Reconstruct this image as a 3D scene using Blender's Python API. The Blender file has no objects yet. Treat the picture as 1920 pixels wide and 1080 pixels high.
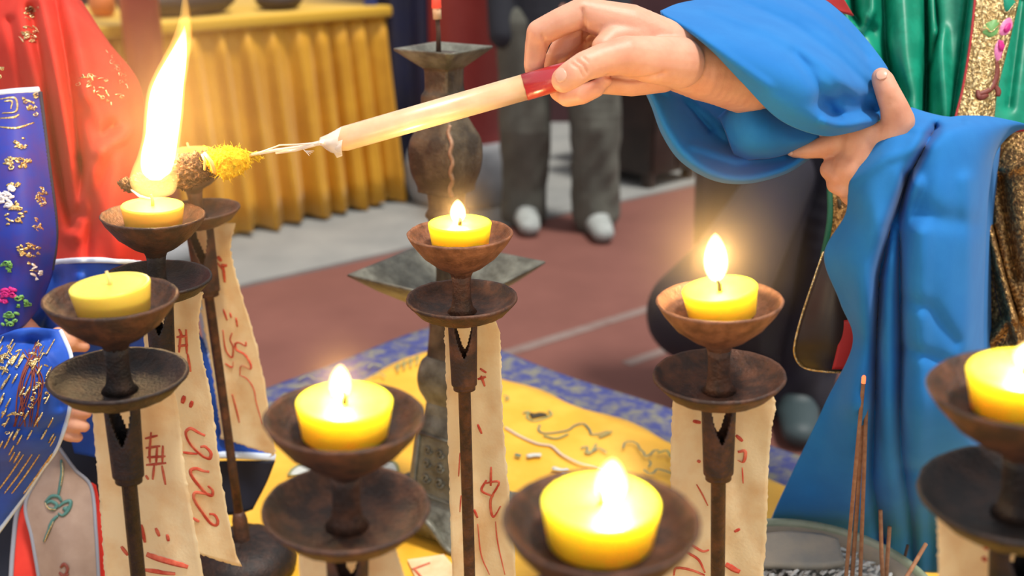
import bpy, bmesh, math, random
import numpy as np
from mathutils import Vector, Matrix
random.seed(7); rng = np.random.default_rng(7)
S = bpy.context.scene
COL = S.collection

# ------------------------------------------------------------------ camera, light, exposure
F = 2000.0; PITCH = math.radians(19.5); CAM = np.array([0.0, 0.0, 1.30])
RIGHT = np.array([1.0, 0, 0]); FWD = np.array([0, math.cos(PITCH), -math.sin(PITCH)]); UP = np.array([0, math.sin(PITCH), math.cos(PITCH)])
cd = bpy.data.cameras.new('camera'); cam = bpy.data.objects.new('camera', cd); COL.objects.link(cam)
cam.location = CAM; cam.rotation_euler = (math.pi/2 - PITCH, 0, 0)
cd.sensor_width = 36; cd.lens = 36*F/1920; cd.clip_start = 0.02; cd.clip_end = 60
cd.dof.use_dof = True; cd.dof.focus_distance = 0.76; cd.dof.aperture_fstop = 6.5
S.camera = cam
S.view_settings.view_transform = 'Standard'; S.view_settings.look = 'None'
S.view_settings.gamma = 1; S.view_settings.use_curve_mapping = False
S.view_settings.exposure = 0.35
w = bpy.data.worlds.new('world'); S.world = w; w.use_nodes = True
w.node_tree.nodes['Background'].inputs[0].default_value = (0.92, 0.95, 1.0, 1)
w.node_tree.nodes['Background'].inputs[1].default_value = 0.70
sd = bpy.data.lights.new('sun', 'SUN'); sun = bpy.data.objects.new('sun', sd); COL.objects.link(sun)
sd.energy = 2.9; sd.angle = math.radians(9); sd.color = (1.0, 0.95, 0.88)
sun.rotation_euler = Vector((0.27, -0.16, 1.0)).to_track_quat('Z', 'Y').to_euler()
try:
    S.cycles.use_denoising = True; S.cycles.volume_bounces = 0; S.cycles.max_bounces = 8
    S.cycles.sample_clamp_indirect = 4.0
except Exception: pass

# ------------------------------------------------------------------ pixel rays -> points of the place
def P(px, py, d):
    return CAM + d*(FWD + (px-960)/F*RIGHT + (540-py)/F*UP)
def ray(px, py):
    return FWD + (px-960)/F*RIGHT + (540-py)/F*UP
def G(px, py, z=0.0):
    r = ray(px, py); t = (z-CAM[2])/r[2]; return CAM + t*r
def PY(px, py, Y):
    r = ray(px, py); return CAM + r*(Y/r[1])
def proj(v):
    q = np.asarray(v) - CAM; d = q @ FWD
    return 960 + F*(q @ RIGHT)/d, 540 - F*(q @ UP)/d, d

# ------------------------------------------------------------------ materials
MATS = {}
def mk(name, col, rough=.6, metal=0.0, col2=None, nscale=60, mix=(.4, .65), bump=None, sss=None, sheen=0, coat=0, spec=None, transl=0, emit=None, detail=4, wave=None):
    m = bpy.data.materials.new(name); m.use_nodes = True; nt = m.node_tree; N = nt.nodes; Lk = nt.links
    b = N['Principled BSDF']; b.inputs['Base Color'].default_value = (*col, 1)
    b.inputs['Roughness'].default_value = rough; b.inputs['Metallic'].default_value = metal
    if spec is not None: b.inputs['Specular IOR Level'].default_value = spec
    if sheen: b.inputs['Sheen Weight'].default_value = sheen; b.inputs['Sheen Roughness'].default_value = .4
    if coat: b.inputs['Coat Weight'].default_value = coat; b.inputs['Coat Roughness'].default_value = .28
    if sss: b.inputs['Subsurface Weight'].default_value = sss[0]; b.inputs['Subsurface Radius'].default_value = sss[1]; b.inputs['Subsurface Scale'].default_value = 1.0
    if emit: b.inputs['Emission Color'].default_value = (*emit[0], 1); b.inputs['Emission Strength'].default_value = emit[1]
    tc = N.new('ShaderNodeTexCoord')
    if col2 is not None:
        n = N.new('ShaderNodeTexNoise'); n.inputs['Scale'].default_value = nscale; n.inputs['Detail'].default_value = detail; n.inputs['Roughness'].default_value = .6
        Lk.new(tc.outputs['Object'], n.inputs['Vector'])
        r = N.new('ShaderNodeValToRGB'); r.color_ramp.elements[0].position = mix[0]; r.color_ramp.elements[1].position = mix[1]
        r.color_ramp.elements[0].color = (*col, 1); r.color_ramp.elements[1].color = (*col2, 1)
        Lk.new(n.outputs['Fac'], r.inputs['Fac']); Lk.new(r.outputs['Color'], b.inputs['Base Color'])
    if bump:
        n2 = N.new('ShaderNodeTexNoise'); n2.inputs['Scale'].default_value = bump[0]; n2.inputs['Detail'].default_value = 3
        Lk.new(tc.outputs['Object'], n2.inputs['Vector'])
        bp = N.new('ShaderNodeBump'); bp.inputs['Strength'].default_value = bump[1]; bp.inputs['Distance'].default_value = bump[2] if len(bump) > 2 else .002
        Lk.new(n2.outputs['Fac'], bp.inputs['Height']); Lk.new(bp.outputs['Normal'], b.inputs['Normal'])
    if transl:
        t = N.new('ShaderNodeBsdfTranslucent'); t.inputs[0].default_value = (*col, 1)
        if col2 is not None: Lk.new(r.outputs['Color'], t.inputs[0])
        mx = N.new('ShaderNodeMixShader'); mx.inputs[0].default_value = transl
        Lk.new(b.outputs[0], mx.inputs[1]); Lk.new(t.outputs[0], mx.inputs[2]); Lk.new(mx.outputs[0], N['Material Output'].inputs['Surface'])
    MATS[name] = m
    return m
def volmat(name, col, strength, scatter=0.0):
    m = bpy.data.materials.new(name); m.use_nodes = True; nt = m.node_tree; N = nt.nodes
    N.remove(N['Principled BSDF'])
    if scatter:
        e = N.new('ShaderNodeVolumeScatter'); e.inputs['Color'].default_value = (*col, 1); e.inputs['Density'].default_value = scatter; e.inputs['Anisotropy'].default_value = 0.3
    else:
        e = N.new('ShaderNodeEmission'); e.inputs[0].default_value = (*col, 1); e.inputs[1].default_value = strength
    nt.links.new(e.outputs[0], N['Material Output'].inputs['Volume'])
    return m
M = dict(
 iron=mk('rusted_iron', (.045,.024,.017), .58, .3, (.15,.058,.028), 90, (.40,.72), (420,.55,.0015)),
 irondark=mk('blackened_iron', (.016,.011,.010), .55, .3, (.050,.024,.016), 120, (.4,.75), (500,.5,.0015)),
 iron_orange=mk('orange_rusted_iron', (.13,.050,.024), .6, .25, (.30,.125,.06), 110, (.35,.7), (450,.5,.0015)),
 wax=mk('yellow_wax', (1.0,.80,.035), .42, sss=(.8,(.010,.0085,.0015)), coat=.15),
 wax_pale=mk('pale_yellow_wax', (1.0,.70,.10), .42, sss=(.6,(.008,.005,.001)), coat=.1),
 wick=mk('wick_cotton', (.85,.62,.22), .8), wick_burnt=mk('burnt_wick', (.03,.02,.015), .9),
 paper=mk('talisman_paper', (1.0,.86,.57), .85, col2=(.88,.62,.30), nscale=26, mix=(.46,.74), bump=(500,.3,.0008), transl=.42, detail=6),
 ink=mk('red_ink', (.55,.055,.025), .8, col2=(.72,.16,.08), nscale=120),
 ink_dark=mk('brown_stain', (.66,.46,.22), .85, col2=(.74,.54,.28), nscale=90, transl=.25),
 bronze=mk('old_bronze', (.060,.042,.026), .45, .25, (.20,.145,.085), 34, (.42,.70), (220,.5,.002), detail=7),
 bronze_tray=mk('verdigris_bronze', (.085,.080,.060), .45, .25, (.25,.25,.20), 40, (.38,.7), (240,.45,.002), detail=7),
 bronze_rust=mk('copper_seam', (.30,.16,.09), .55, .5, (.45,.28,.18), 160),
 skin=mk('skin', (.72,.375,.245), .5, col2=(.62,.27,.165), nscale=38, mix=(.35,.75), bump=(700,.18,.0006), sss=(.25,(.012,.005,.003))),
 nail=mk('finger_nail', (.70,.38,.26), .35, coat=.15),
 blue=mk('blue_cotton', (.017,.165,.47), .85, col2=(.021,.185,.50), nscale=25, bump=(900,.12,.0006), sheen=.08, spec=.2),
 navyrobe=mk('royal_blue_satin', (.016,.090,.50), .6, col2=(.012,.060,.38), nscale=22, spec=.3, bump=(600,.1,.0006)),
 blueem=mk('embroidered_blue_satin', (.018,.040,.36), .6, col2=(.055,.035,.27), nscale=45, spec=.3),
 navydark=mk('dark_navy', (.006,.008,.022), .8),
 green=mk('green_satin', (.003,.22,.125), .42, col2=(.008,.30,.175), nscale=34, mix=(.45,.6), spec=.35, bump=(60,.12,.003)),
 greenedge=mk('green_edging', (.006,.10,.05), .6),
 red=mk('red_satin', (.60,.030,.020), .75, col2=(.68,.045,.028), nscale=18, spec=.25, bump=(700,.08,.0006)),
 redlin=mk('red_lining', (.40,.012,.016), .6),
 gold=mk('gold_brocade', (.32,.20,.07), .34, .7, (.72,.54,.26), 330, (.44,.62), (330,.9,.003), detail=2),
 gold_dark=mk('old_gold_brocade', (.18,.09,.03), .36, .65, (.52,.30,.10), 300, (.46,.64), (300,.9,.003), detail=2),
 thread=mk('gold_thread', (.60,.40,.14), .26, .85, (.95,.80,.50), 500, (.45,.6), (700,.7,.002)),
 white_trim=mk('pale_blue_piping', (.62,.72,.86), .55), greytrim=mk('grey_piping', (.26,.27,.32), .6),
 pale_cloth=mk('pale_embroidered_satin', (.30,.20,.15), .5, col2=(.36,.25,.19), nscale=40),
 teal=mk('teal_thread', (.06,.17,.15), .5), pink=mk('pink_thread', (.75,.20,.42), .5), magenta=mk('magenta_thread', (.62,.015,.22), .5),
 leaf=mk('leaf_green_thread', (.16,.38,.10), .5), whitethread=mk('white_thread', (.75,.70,.72), .5), brownthread=mk('brown_thread', (.20,.035,.02), .55),
 yellow=mk('yellow_satin', (.78,.40,.020), .5, col2=(.86,.47,.040), nscale=16, sheen=.15, bump=(26,.35,.006)),
 border=mk('blue_brocade_border', (.040,.050,.19), .65, col2=(.19,.18,.13), nscale=48, mix=(.42,.66), detail=5),
 curtain=mk('ochre_velvet', (.62,.29,.012), .55, col2=(.74,.37,.02), nscale=5, sheen=.2),
 curtain_top=mk('yellow_valance', (.72,.42,.03), .55, sheen=.3),
 floor=mk('red_painted_floor', (.145,.050,.037), .75, col2=(.19,.070,.052), nscale=3.2, mix=(.3,.75), detail=8),
 slab=mk('grey_stone_slab', (.20,.205,.195), .85, col2=(.27,.27,.25), nscale=4, mix=(.3,.7), detail=7),
 joint=mk('grey_cement', (.22,.165,.145), .85, col2=(.165,.10,.085), nscale=9, mix=(.3,.7)),
 column=mk('red_lacquer', (.42,.055,.050), .45, col2=(.48,.075,.065), nscale=4),
 stone=mk('grey_stone', (.30,.31,.32), .85, col2=(.22,.225,.23), nscale=9, bump=(60,.3,.004)),
 wall=mk('dark_maroon_plaster', (.055,.016,.020), .8, col2=(.075,.025,.028), nscale=3),
 darkwood=mk('dark_wood', (.022,.013,.010), .45, col2=(.035,.020,.015), nscale=12),
 tablewood=mk('table_wood', (.10,.045,.02), .5, col2=(.16,.08,.04), nscale=9),
 banner=mk('navy_banner', (.012,.014,.05), .7, col2=(.02,.02,.04), nscale=8), bluecloth=mk('bright_blue_cloth', (.02,.05,.32), .6),
 trousers=mk('olive_trousers', (.085,.085,.068), .85, col2=(.115,.115,.092), nscale=7, bump=(60,.3,.004)),
 jacket=mk('charcoal_jacket', (.016,.018,.026), .8), shoe=mk('pale_grey_shoe', (.27,.29,.275), .75, col2=(.36,.38,.36), nscale=30),
 darkcloth=mk('dark_navy_cloth', (.013,.012,.024), .9, col2=(.018,.016,.022), nscale=9), tealshoe=mk('dark_teal_shoe', (.03,.05,.055), .6),
 hair=mk('black_hair', (.012,.010,.009), .5),
 stick=mk('cream_stick', (.70,.44,.23), .36, col2=(.78,.54,.32), nscale=30, coat=1.0, sss=(.3,(.01,.005,.003))),
 stickred=mk('red_wrapped_end', (.42,.012,.022), .34, coat=1.0, bump=(160,.35,.002)),
 cotton=mk('yellow_cotton', (.92,.50,.006), .9, col2=(1.0,.62,.02), nscale=160, bump=(400,.8,.003), sss=(.2,(.008,.004,.001))),
 char=mk('charred_wrap', (.045,.022,.013), .85, col2=(.30,.15,.07), nscale=150, mix=(.42,.66), bump=(300,1.0,.004)),
 ashgrey=mk('ash', (.50,.47,.42), .95, col2=(.80,.78,.73), nscale=120, mix=(.35,.65), bump=(260,1.0,.006)),
 ashpiece=mk('ash_flakes', (.85,.83,.78), .95, col2=(.45,.40,.34), nscale=60),
 pot=mk('celadon_enamel', (.36,.38,.27), .4, col2=(.20,.25,.15), nscale=22, mix=(.4,.7), coat=.3),
 pot_in=mk('stained_enamel', (.46,.38,.28), .6, col2=(.30,.28,.24), nscale=24, mix=(.35,.7)),
 incense=mk('incense_brown', (.26,.105,.045), .8, col2=(.36,.17,.08), nscale=140),
 incense_dark=mk('incense_dark', (.07,.035,.022), .85), ember=mk('ember', (.5,.1,.05), .8, emit=((1.0,.16,.05), 1.6)),
 redwax=mk('red_incense_tip', (.75,.05,.03), .6, emit=((1,.1,.05), .5)), tan=mk('tan_paper_collar', (.65,.40,.22), .8),
 crane=mk('silver_white_silk', (.60,.63,.58), .6), greyline=mk('pale_line_thread', (.66,.52,.40), .7), greenline=mk('grey_green_thread', (.30,.30,.12), .7), blackthread=mk('black_thread', (.05,.035,.015), .8),
 offer_dark=mk('dark_offering', (.045,.028,.022), .6), offer_cream=mk('cream_bun', (.62,.50,.28), .6), steel=mk('grey_metal', (.36,.37,.38), .4, .6), orange=mk('orange_fruit', (.62,.17,.04), .5),
)
fm = bpy.data.materials.new('clear_film'); fm.use_nodes = True
_b = fm.node_tree.nodes['Principled BSDF']; _b.inputs['Base Color'].default_value = (.95,.86,.78,1); _b.inputs['Roughness'].default_value = .12; _b.inputs['Alpha'].default_value = .55; _b.inputs['Coat Weight'].default_value = 1
M['film'] = fm
M['flame'] = volmat('candle_flame', (1.0, .66, .22), 620)
M['flame_core'] = volmat('flame_core', (1.0, .86, .55), 1500)
M['torch_flame'] = volmat('torch_flame', (1.0, .60, .16), 70)
M['torch_core'] = volmat('torch_core', (1.0, .80, .45), 420)
M['torch_tip'] = volmat('torch_tip', (1.0, .42, .06), 42)

# ------------------------------------------------------------------ object helpers
LOC = {}
def obj(name, verts, faces, mat, parent=None, smooth=True, solid=0.0, subsurf=0):
    verts = np.asarray(verts, float)
    if parent is not None: origin = LOC[parent.name]
    else:
        origin = np.array([verts[:,0].mean(), verts[:,1].mean(), verts[:,2].min()])
    me = bpy.data.meshes.new(name); me.from_pydata((verts-origin).tolist(), [], [list(map(int, f)) for f in faces])
    me.validate()
    if smooth: me.polygons.foreach_set('use_smooth', [True]*len(me.polygons))
    me.materials.append(M[mat] if isinstance(mat, str) else mat)
    o = bpy.data.objects.new(name, me); COL.objects.link(o)
    if parent is not None: o.parent = parent
    else: o.location = origin
    LOC[o.name] = origin
    if solid:
        s = o.modifiers.new('thickness', 'SOLIDIFY'); s.thickness = solid; s.offset = 0
    if subsurf:
        s = o.modifiers.new('smooth', 'SUBSURF'); s.levels = subsurf; s.render_levels = subsurf
    return o
def empty(name, loc, label, cat, group=None):
    o = bpy.data.objects.new(name, None); COL.objects.link(o); o.location = loc; o.empty_display_size = .05
    LOC[o.name] = np.array(loc, float); o['label'] = label; o['category'] = cat
    if group: o['group'] = group
    return o
def tag(o, label, cat, group=None):
    o['label'] = label; o['category'] = cat
    if group: o['group'] = group
    return o
def struct(o, kind='structure'):
    o['kind'] = kind; return o
def rename(o, name):
    k = o.name; o.name = name; LOC[o.name] = LOC[k]; return o

class MB:
    def __init__(s): s.v = []; s.f = []; s.n = 0
    def add(s, v, f):
        v = np.asarray(v, float); s.v.append(v); s.f += [[i+s.n for i in q] for q in f]; s.n += len(v)
    def out(s): return np.vstack(s.v), s.f
    def build(s, name, mat, parent=None, **k):
        v, f = s.out(); return obj(name, v, f, mat, parent, **k)

def cr(pts, n):
    """Catmull-Rom resample of an (m,k) polyline to n points."""
    p = np.asarray(pts, float); m = len(p)
    if m == 1: return np.repeat(p, n, 0)
    e = np.vstack([2*p[0]-p[1], p, 2*p[-1]-p[-2]])
    t = np.linspace(0, m-1, n); i = np.minimum(t.astype(int), m-2); u = (t-i)[:,None]
    a, b, c, d = e[i], e[i+1], e[i+2], e[i+3]
    return .5*((2*b)+(c-a)*u+(2*a-5*b+4*c-d)*u**2+(3*b-3*c+d-a)*u**3)
def grid_faces(nu, nv, wrap=False):
    f = []
    for i in range(nu-1):
        for j in range(nv-1 if not wrap else nv):
            k = (j+1) % nv
            f.append((i*nv+j, i*nv+k, (i+1)*nv+k, (i+1)*nv+j))
    return f
def lathe(prof, n=40, org=(0,0,0), R=None, caps=True):
    """profile of (r,z) turned about the local z axis"""
    v = []
    for r, z in prof:
        for j in range(n):
            a = 2*math.pi*j/n; v.append((r*math.cos(a), r*math.sin(a), z))
    v = np.array(v)
    f = grid_faces(len(prof), n, True)
    if caps and prof[0][0] > 1e-6: f.append(tuple(range(n))[::-1])
    if caps and prof[-1][0] > 1e-6: f.append(tuple(range((len(prof)-1)*n, len(prof)*n)))
    if R is not None: v = v @ np.array(R).T
    return v + np.asarray(org), f
def tube(path, radii, n=8, caps=True, flat=1.0, flatdir=None):
    p = np.asarray(path, float); m = len(p)
    radii = np.broadcast_to(np.asarray(radii, float), (m,))
    t = np.gradient(p, axis=0); t /= np.linalg.norm(t, axis=1)[:,None]+1e-12
    ref = np.array(flatdir if flatdir is not None else (0,0,1.0), float)
    if abs(t[0] @ ref) > .95: ref = np.array([1.0,0,0])
    v = []
    a = np.cross(t[0], ref); a /= np.linalg.norm(a)
    for i in range(m):
        a = a - t[i]*(a @ t[i]); a /= np.linalg.norm(a)+1e-12
        b = np.cross(t[i], a)
        for j in range(n):
            g = 2*math.pi*j/n
            v.append(p[i] + radii[i]*(a*math.cos(g) + b*math.sin(g)*flat))
    f = grid_faces(m, n, True)
    if caps: f.append(tuple(range(n))[::-1]); f.append(tuple(range((m-1)*n, m*n)))
    return np.array(v), f
def box(c, sx, sy, sz, R=None, bev=0):
    v = np.array([(x,y,z) for x in (-1,1) for y in (-1,1) for z in (-1,1)], float)*(np.array([sx,sy,sz])/2)
    if R is not None: v = v @ np.array(R).T
    return v+np.asarray(c), [(0,1,3,2),(4,6,7,5),(0,4,5,1),(2,3,7,6),(0,2,6,4),(1,5,7,3)]
def bevel(o, wdt=.004, seg=2):
    b = o.modifiers.new('bevel','BEVEL'); b.width = wdt; b.segments = seg; b.limit_method = 'ANGLE'; return o
def sphere(c, r, n=16, m=10, sc=(1,1,1)):
    prof = [(r*math.sin(math.pi*i/m), -r*math.cos(math.pi*i/m)) for i in range(m+1)]
    prof[0] = (1e-5, -r); prof[-1] = (1e-5, r)
    v, f = lathe(prof, n); return v*np.array(sc)+np.asarray(c), f

SURF = {}
def seg_dist(x, y, poly):
    d = np.full(x.shape, 1e9)
    for (x0,y0),(x1,y1) in zip(poly[:-1], poly[1:]):
        dx, dy = x1-x0, y1-y0; L2 = dx*dx+dy*dy+1e-9
        t = np.clip(((x-x0)*dx+(y-y0)*dy)/L2, 0, 1)
        d = np.minimum(d, np.hypot(x-(x0+t*dx), y-(y0+t*dy)))
    return d
def sheet_arr(rows, nu=50, nv=50, folds=(), jag=None, ripple=0):
    R1 = np.array([cr(r, nv) for r in rows])
    A = np.stack([cr(R1[:,j], nu) for j in range(nv)], 1)
    x, y, d = A[...,0].copy(), A[...,1].copy(), A[...,2].copy()
    for poly, wd, amp in folds:
        d += amp*np.exp(-(seg_dist(x, y, poly)/wd)**2)
    if ripple:
        ph = rng.random(6)*6
        d += ripple*(np.sin(x/23+y/61+ph[0])*np.sin(y/47+ph[1]) + .5*np.sin(x/11-y/29+ph[2]))
    if jag:
        j1 = np.cumsum(rng.normal(0, jag, nu)); j2 = np.cumsum(rng.normal(0, jag, nu))
        k = np.ones(7)/7
        x[:,0] += j1-np.convolve(j1, k, 'same')+rng.normal(0,jag*.5,nu); x[:,-1] += j2-np.convolve(j2, k, 'same')+rng.normal(0,jag*.5,nu)
        y[-1,:] += rng.normal(0, jag, nv)
    pts = CAM + d[...,None]*(FWD + ((x-960)/F)[...,None]*RIGHT + ((540-y)/F)[...,None]*UP)
    return x, y, d, pts
def sheet(name, rows, mat, parent=None, nu=50, nv=50, solid=.0015, key=None, **k):
    x, y, d, pts = sheet_arr(rows, nu, nv, **k)
    o = obj(name, pts.reshape(-1,3), grid_faces(nu, nv), mat, parent, solid=solid)
    SURF[key or o.name] = (x.ravel(), y.ravel(), d.ravel())
    o['_surf'] = 0; del o['_surf']
    return o
def depth_on(key, px, py):
    x, y, d = SURF[key]
    q = (x-px)**2+(y-py)**2; i = np.argpartition(q, 5)[:5]; wt = 1/(q[i]+.5)
    return float((d[i]*wt).sum()/wt.sum())
def strokes(name, key, polys, width, mat, parent, lift=.0012, n=6, flat=.45, step=3.0, taper=True, stuff=False):
    """thread or brush lines laid on a surface; width in picture units at that depth"""
    mb = MB(); last = None
    for poly in polys:
        wd = width
        if isinstance(poly, tuple) and len(poly) == 2 and np.isscalar(poly[1]): poly, wd = poly
        L = sum(math.dist(a, b) for a, b in zip(poly[:-1], poly[1:]))
        k = max(4, int(L/step)); q = cr(poly, k)
        pts = []; rad = []
        for t, (a, b) in enumerate(q):
            d = depth_on(key, a, b) - lift; pts.append(P(a, b, d))
            u = t/(k-1); rad.append(.5*wd*d/F*(.45+.55*math.sin(math.pi*min(max(u,.04),.96))**.5 if taper else 1))
        mb.add(*tube(pts, rad, n, flat=flat, flatdir=FWD))
        if not stuff: last = mb.build(name, mat, parent); mb = MB()
    if stuff: last = mb.build(name, mat, parent); last['kind'] = 'stuff'
    return last

def organic(chains, voxel=.0015, smooth=6, blobs=()):
    """tapered chains [(pos,r),...] fused into one continuous skin"""
    mb = MB()
    def cone(a, ra, b, rb):
        k = max(2, int(np.linalg.norm(np.subtract(b,a))/(.35*min(ra,rb)))+1)
        for i in range(k+1):
            t = i/k; c = np.asarray(a)*(1-t)+np.asarray(b)*t; r = ra*(1-t)+rb*t
            mb.add(*sphere(c, r, 14, 9))
    for ch in chains:
        for (a, ra), (b, rb) in zip(ch[:-1], ch[1:]): cone(a, ra, b, rb)
    for c, r, sc in blobs: mb.add(*sphere(c, r, 18, 12, sc))
    v, f = mb.out()
    me = bpy.data.meshes.new('tmp'); me.from_pydata(v.tolist(), [], f); o = bpy.data.objects.new('tmp', me); COL.objects.link(o)
    rm = o.modifiers.new('r', 'REMESH'); rm.mode = 'VOXEL'; rm.voxel_size = voxel
    sm = o.modifiers.new('s', 'SMOOTH'); sm.iterations = smooth; sm.factor = .5
    dg = bpy.context.evaluated_depsgraph_get(); ev = o.evaluated_get(dg); m2 = ev.to_mesh()
    n = len(m2.vertices); vv = np.empty(n*3); m2.vertices.foreach_get('co', vv); vv = vv.reshape(-1,3).copy()
    nn = np.empty(n*3); m2.vertices.foreach_get('normal', nn); nn = nn.reshape(-1,3).copy()
    ff = [tuple(p.vertices) for p in m2.polygons]
    ev.to_mesh_clear(); bpy.data.objects.remove(o); bpy.data.meshes.remove(me)
    return vv, nn, ff
def crease(v, n, poly, wd, depth):
    """sink a skin line: poly of picture points with depth"""
    px = 960+F*((v-CAM)@RIGHT)/((v-CAM)@FWD); py = 540-F*((v-CAM)@UP)/((v-CAM)@FWD)
    facing = (n @ FWD) < .1
    q = seg_dist(px, py, poly)
    v -= n*(depth*np.exp(-(q/wd)**2)*facing)[:,None]
def pc(*pts):   # chain from (px,py,d,r_px)
    return [(P(a,b,d), r*d/F) for a,b,d,r in pts]
def body_mesh(pos, face, h=1.70, arms=None, feet=None):
    """coarse standing figure: pos = feet centre, face = unit facing dir (x,y); arms = {side:[points]}"""
    f = np.array([face[0], face[1], 0.0]); s = np.array([f[1], -f[0], 0.0]); z = np.array([0,0,1.0]); o = np.array([pos[0],pos[1],0.0])
    q = lambda a,b,c: o + s*a*h + f*b*h + z*c*h      # side, front, up as fractions of the height
    ch = []
    for k in (-1,1):
        if feet is not None:
            ft = np.array(feet[0 if k < 0 else 1]); hp = q(.055*k,0,.50)
            ch.append([(hp, .050*h), (hp*.5+ft*.5+[0,0,.03], .034*h), (ft+[0,0,.07], .022*h), (ft+f*.05+[0,0,.035], .018*h)])
        else:
            ch.append([(q(.055*k,0,.50), .050*h), (q(.055*k,.01,.28), .034*h), (q(.055*k,-.01,.05), .022*h)])
            ch.append([(q(.055*k,-.02,.025), .02*h), (q(.06*k,.09,.018), .018*h)])
        if arms and arms.get(k): ch.append([(q(.10*k,0,.80), .036*h)]+arms[k])
        else: ch.append([(q(.115*k,0,.805), .034*h), (q(.135*k,-.01,.63), .026*h), (q(.135*k,.04,.49), .019*h)])
    ch.append([(q(0,0,.51), .085*h), (q(0,0,.62), .075*h), (q(0,0,.73), .085*h), (q(0,0,.79), .062*h)])
    ch.append([(q(-.095,0,.80), .04*h), (q(.095,0,.80), .04*h)])
    ch.append([(q(0,0,.80), .035*h), (q(0,.012,.87), .033*h)])
    hd = q(0,.02,.935)
    ch.append([(q(0,.062,.925), .008*h), (q(0,.068,.915), .009*h)])            # nose
    ch.append([(q(-.015,.055,.892), .008*h), (q(.015,.055,.892), .008*h)])       # mouth
    for k in (-1,1): ch.append([(q(.05*k,.015,.945), .010*h), (q(.052*k,.012,.915), .009*h)])
    bl = [(hd, .052*h, (1,1,1.2))]
    return ch, bl, q

# ------------------------------------------------------------------ the setting
def quad_slab(name, pts, z0, z1, mat):
    v = [(p[0],p[1],z1) for p in pts]+[(p[0],p[1],z0) for p in pts]; n = len(pts)
    f = [tuple(range(n)), tuple(range(n,2*n))[::-1]]+[(i,(i+1)%n+0,(i+1)%n+n,i+n) for i in range(n)]
    return struct(obj(name, v, f, mat, smooth=False))
quad_slab('floor', [(-6,-1.5),(6,-1.5),(6,7),(-6,7)], -.06, 0, 'floor')
e0, e1 = G(440,542), G(1285,352); ed = (e1-e0)/np.linalg.norm(e1-e0); en = np.array([-ed[1], ed[0], 0])   # edge of the grey paving before the altar
def along(p, a, b): return p+ed*a+en*b
quad_slab('trim_1', [along(e0,-4,0), along(e0,4.5,0), along(e0,4.5,5), along(e0,-4,5)], -.01, .012, 'slab')
s0 = G(1080,622)
mbj = MB()
quad_slab('trim_2', [along(s0,-.55,-.022), along(s0,1.6,-.022), along(s0,1.6,.022), along(s0,-.55,.022)], -.005, .0025, 'joint')
s1 = G(1200,674)
quad_slab('trim_3', [along(s1,-.06,-.02), along(s1,.5,-.02), along(s1,.5,.02), along(s1,-.06,.02)], -.005, .0025, 'joint')
v, f = box((0,6.9,1.6), 12, .12, 3.2); struct(obj('wall_back', v, f, 'wall', smooth=False))

# red column on its round stone base
c0 = G(876,368)
root = empty('lacquered_column', (c0[0],c0[1],.012), 'thick red lacquered column on a round grey stone base', 'column')
rr = 82/F*proj(c0)[2]
v, f = lathe([(rr,0),(rr,2.6)], 48, (c0[0],c0[1],.29)); obj('shaft', v, f, 'column', root)
v, f = lathe([(rr*1.35,.0),(rr*1.42,.03),(rr*1.50,.09),(rr*1.5,.17),(rr*1.36,.25),(rr*1.1,.28),(.02,.28)], 48, (c0[0],c0[1],.012)); obj('stone_base', v, f, 'stone', root)
# narrow red post left of the altar
p0 = PY(268,70,3.95); p0[2] = 0
root = empty('lacquered_post', (p0[0],p0[1],.012), 'narrow red lacquered post standing in front of the altar skirt', 'column')
rr = 33/F*proj(p0)[2]
v, f = lathe([(rr,0.03),(rr,1.24),(rr*1.03,1.245),(rr*1.03,1.262),(rr,1.267),(rr,2.4)], 32, (p0[0],p0[1],.012)); obj('shaft', v, f, 'column', root)
v, f = lathe([(rr*1.5,0),(rr*1.5,.05),(rr*1.1,.08)], 32, (p0[0],p0[1],.012)); obj('stone_base', v, f, 'stone', root)

# altar with pleated skirt
a1 = G(756,378); a0 = G(446,446); ad = (a1-a0); ad /= np.linalg.norm(ad); a0 = a1-ad*2.75; an = np.array([-ad[1], ad[0], 0])
ray_t = PY(697,14, a1[1]); AH = ray_t[2]
root = empty('altar_table', (a0[0],a0[1],.012), 'long altar table with pleated ochre skirt and yellow top cloth', 'table')
mb = MB(); L = 2.75; n = 620; rowz = np.linspace(AH-.02, .03, 8)
for i, z in enumerate(rowz):
    t = np.linspace(0, L, n); k = i/7
    amp = .008+.030*k**.7
    ph = 2*math.pi*t/.115+1.3*np.sin(t*5.1)+.5*np.sin(t*13)
    off = amp*(np.sin(ph)+.35*np.sin(2.1*ph+1)+.3*np.sin(ph*.47))
    sp = 1+.018*k
    pts = a0+ad*(t*sp)[:,None]-an*(off+.03*k)[:,None]; pts[:,2] = z+(.012*np.sin(ph*.5) if i == 7 else 0)
    mb.v.append(pts)
vv = np.vstack(mb.v)
obj('skirt', vv, grid_faces(8, n), 'curtain', root, solid=.004)
t = np.linspace(0,.9,160); vv = []
for i in range(6):
    k = i/5; ph = 2*math.pi*t/.12
    p = a1+ad*(.02+.02*k)+an*t[:,None]+ad*((.006+.02*k)*np.sin(ph))[:,None]; p[:,2] = (AH-.02)*(1-k)+.03*k; vv.append(p)
obj('side_skirt', np.vstack(vv), grid_faces(6,160), 'curtain', root, solid=.004)
Ra = np.array([ad, an, [0,0,1]]).T
v, f = box(a0+ad*L/2+an*.44+[0,0,AH-.012], L+.05, .94, .05, Ra); bevel(obj('top_cloth', v, f, 'curtain_top', root), .012, 3)
v, f = box(a0+ad*L/2+an*.45+[0,0,AH*.5], L-.1, .8, AH-.1, Ra); obj('table_body', v, f, 'darkwood', root, smooth=False)
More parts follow.
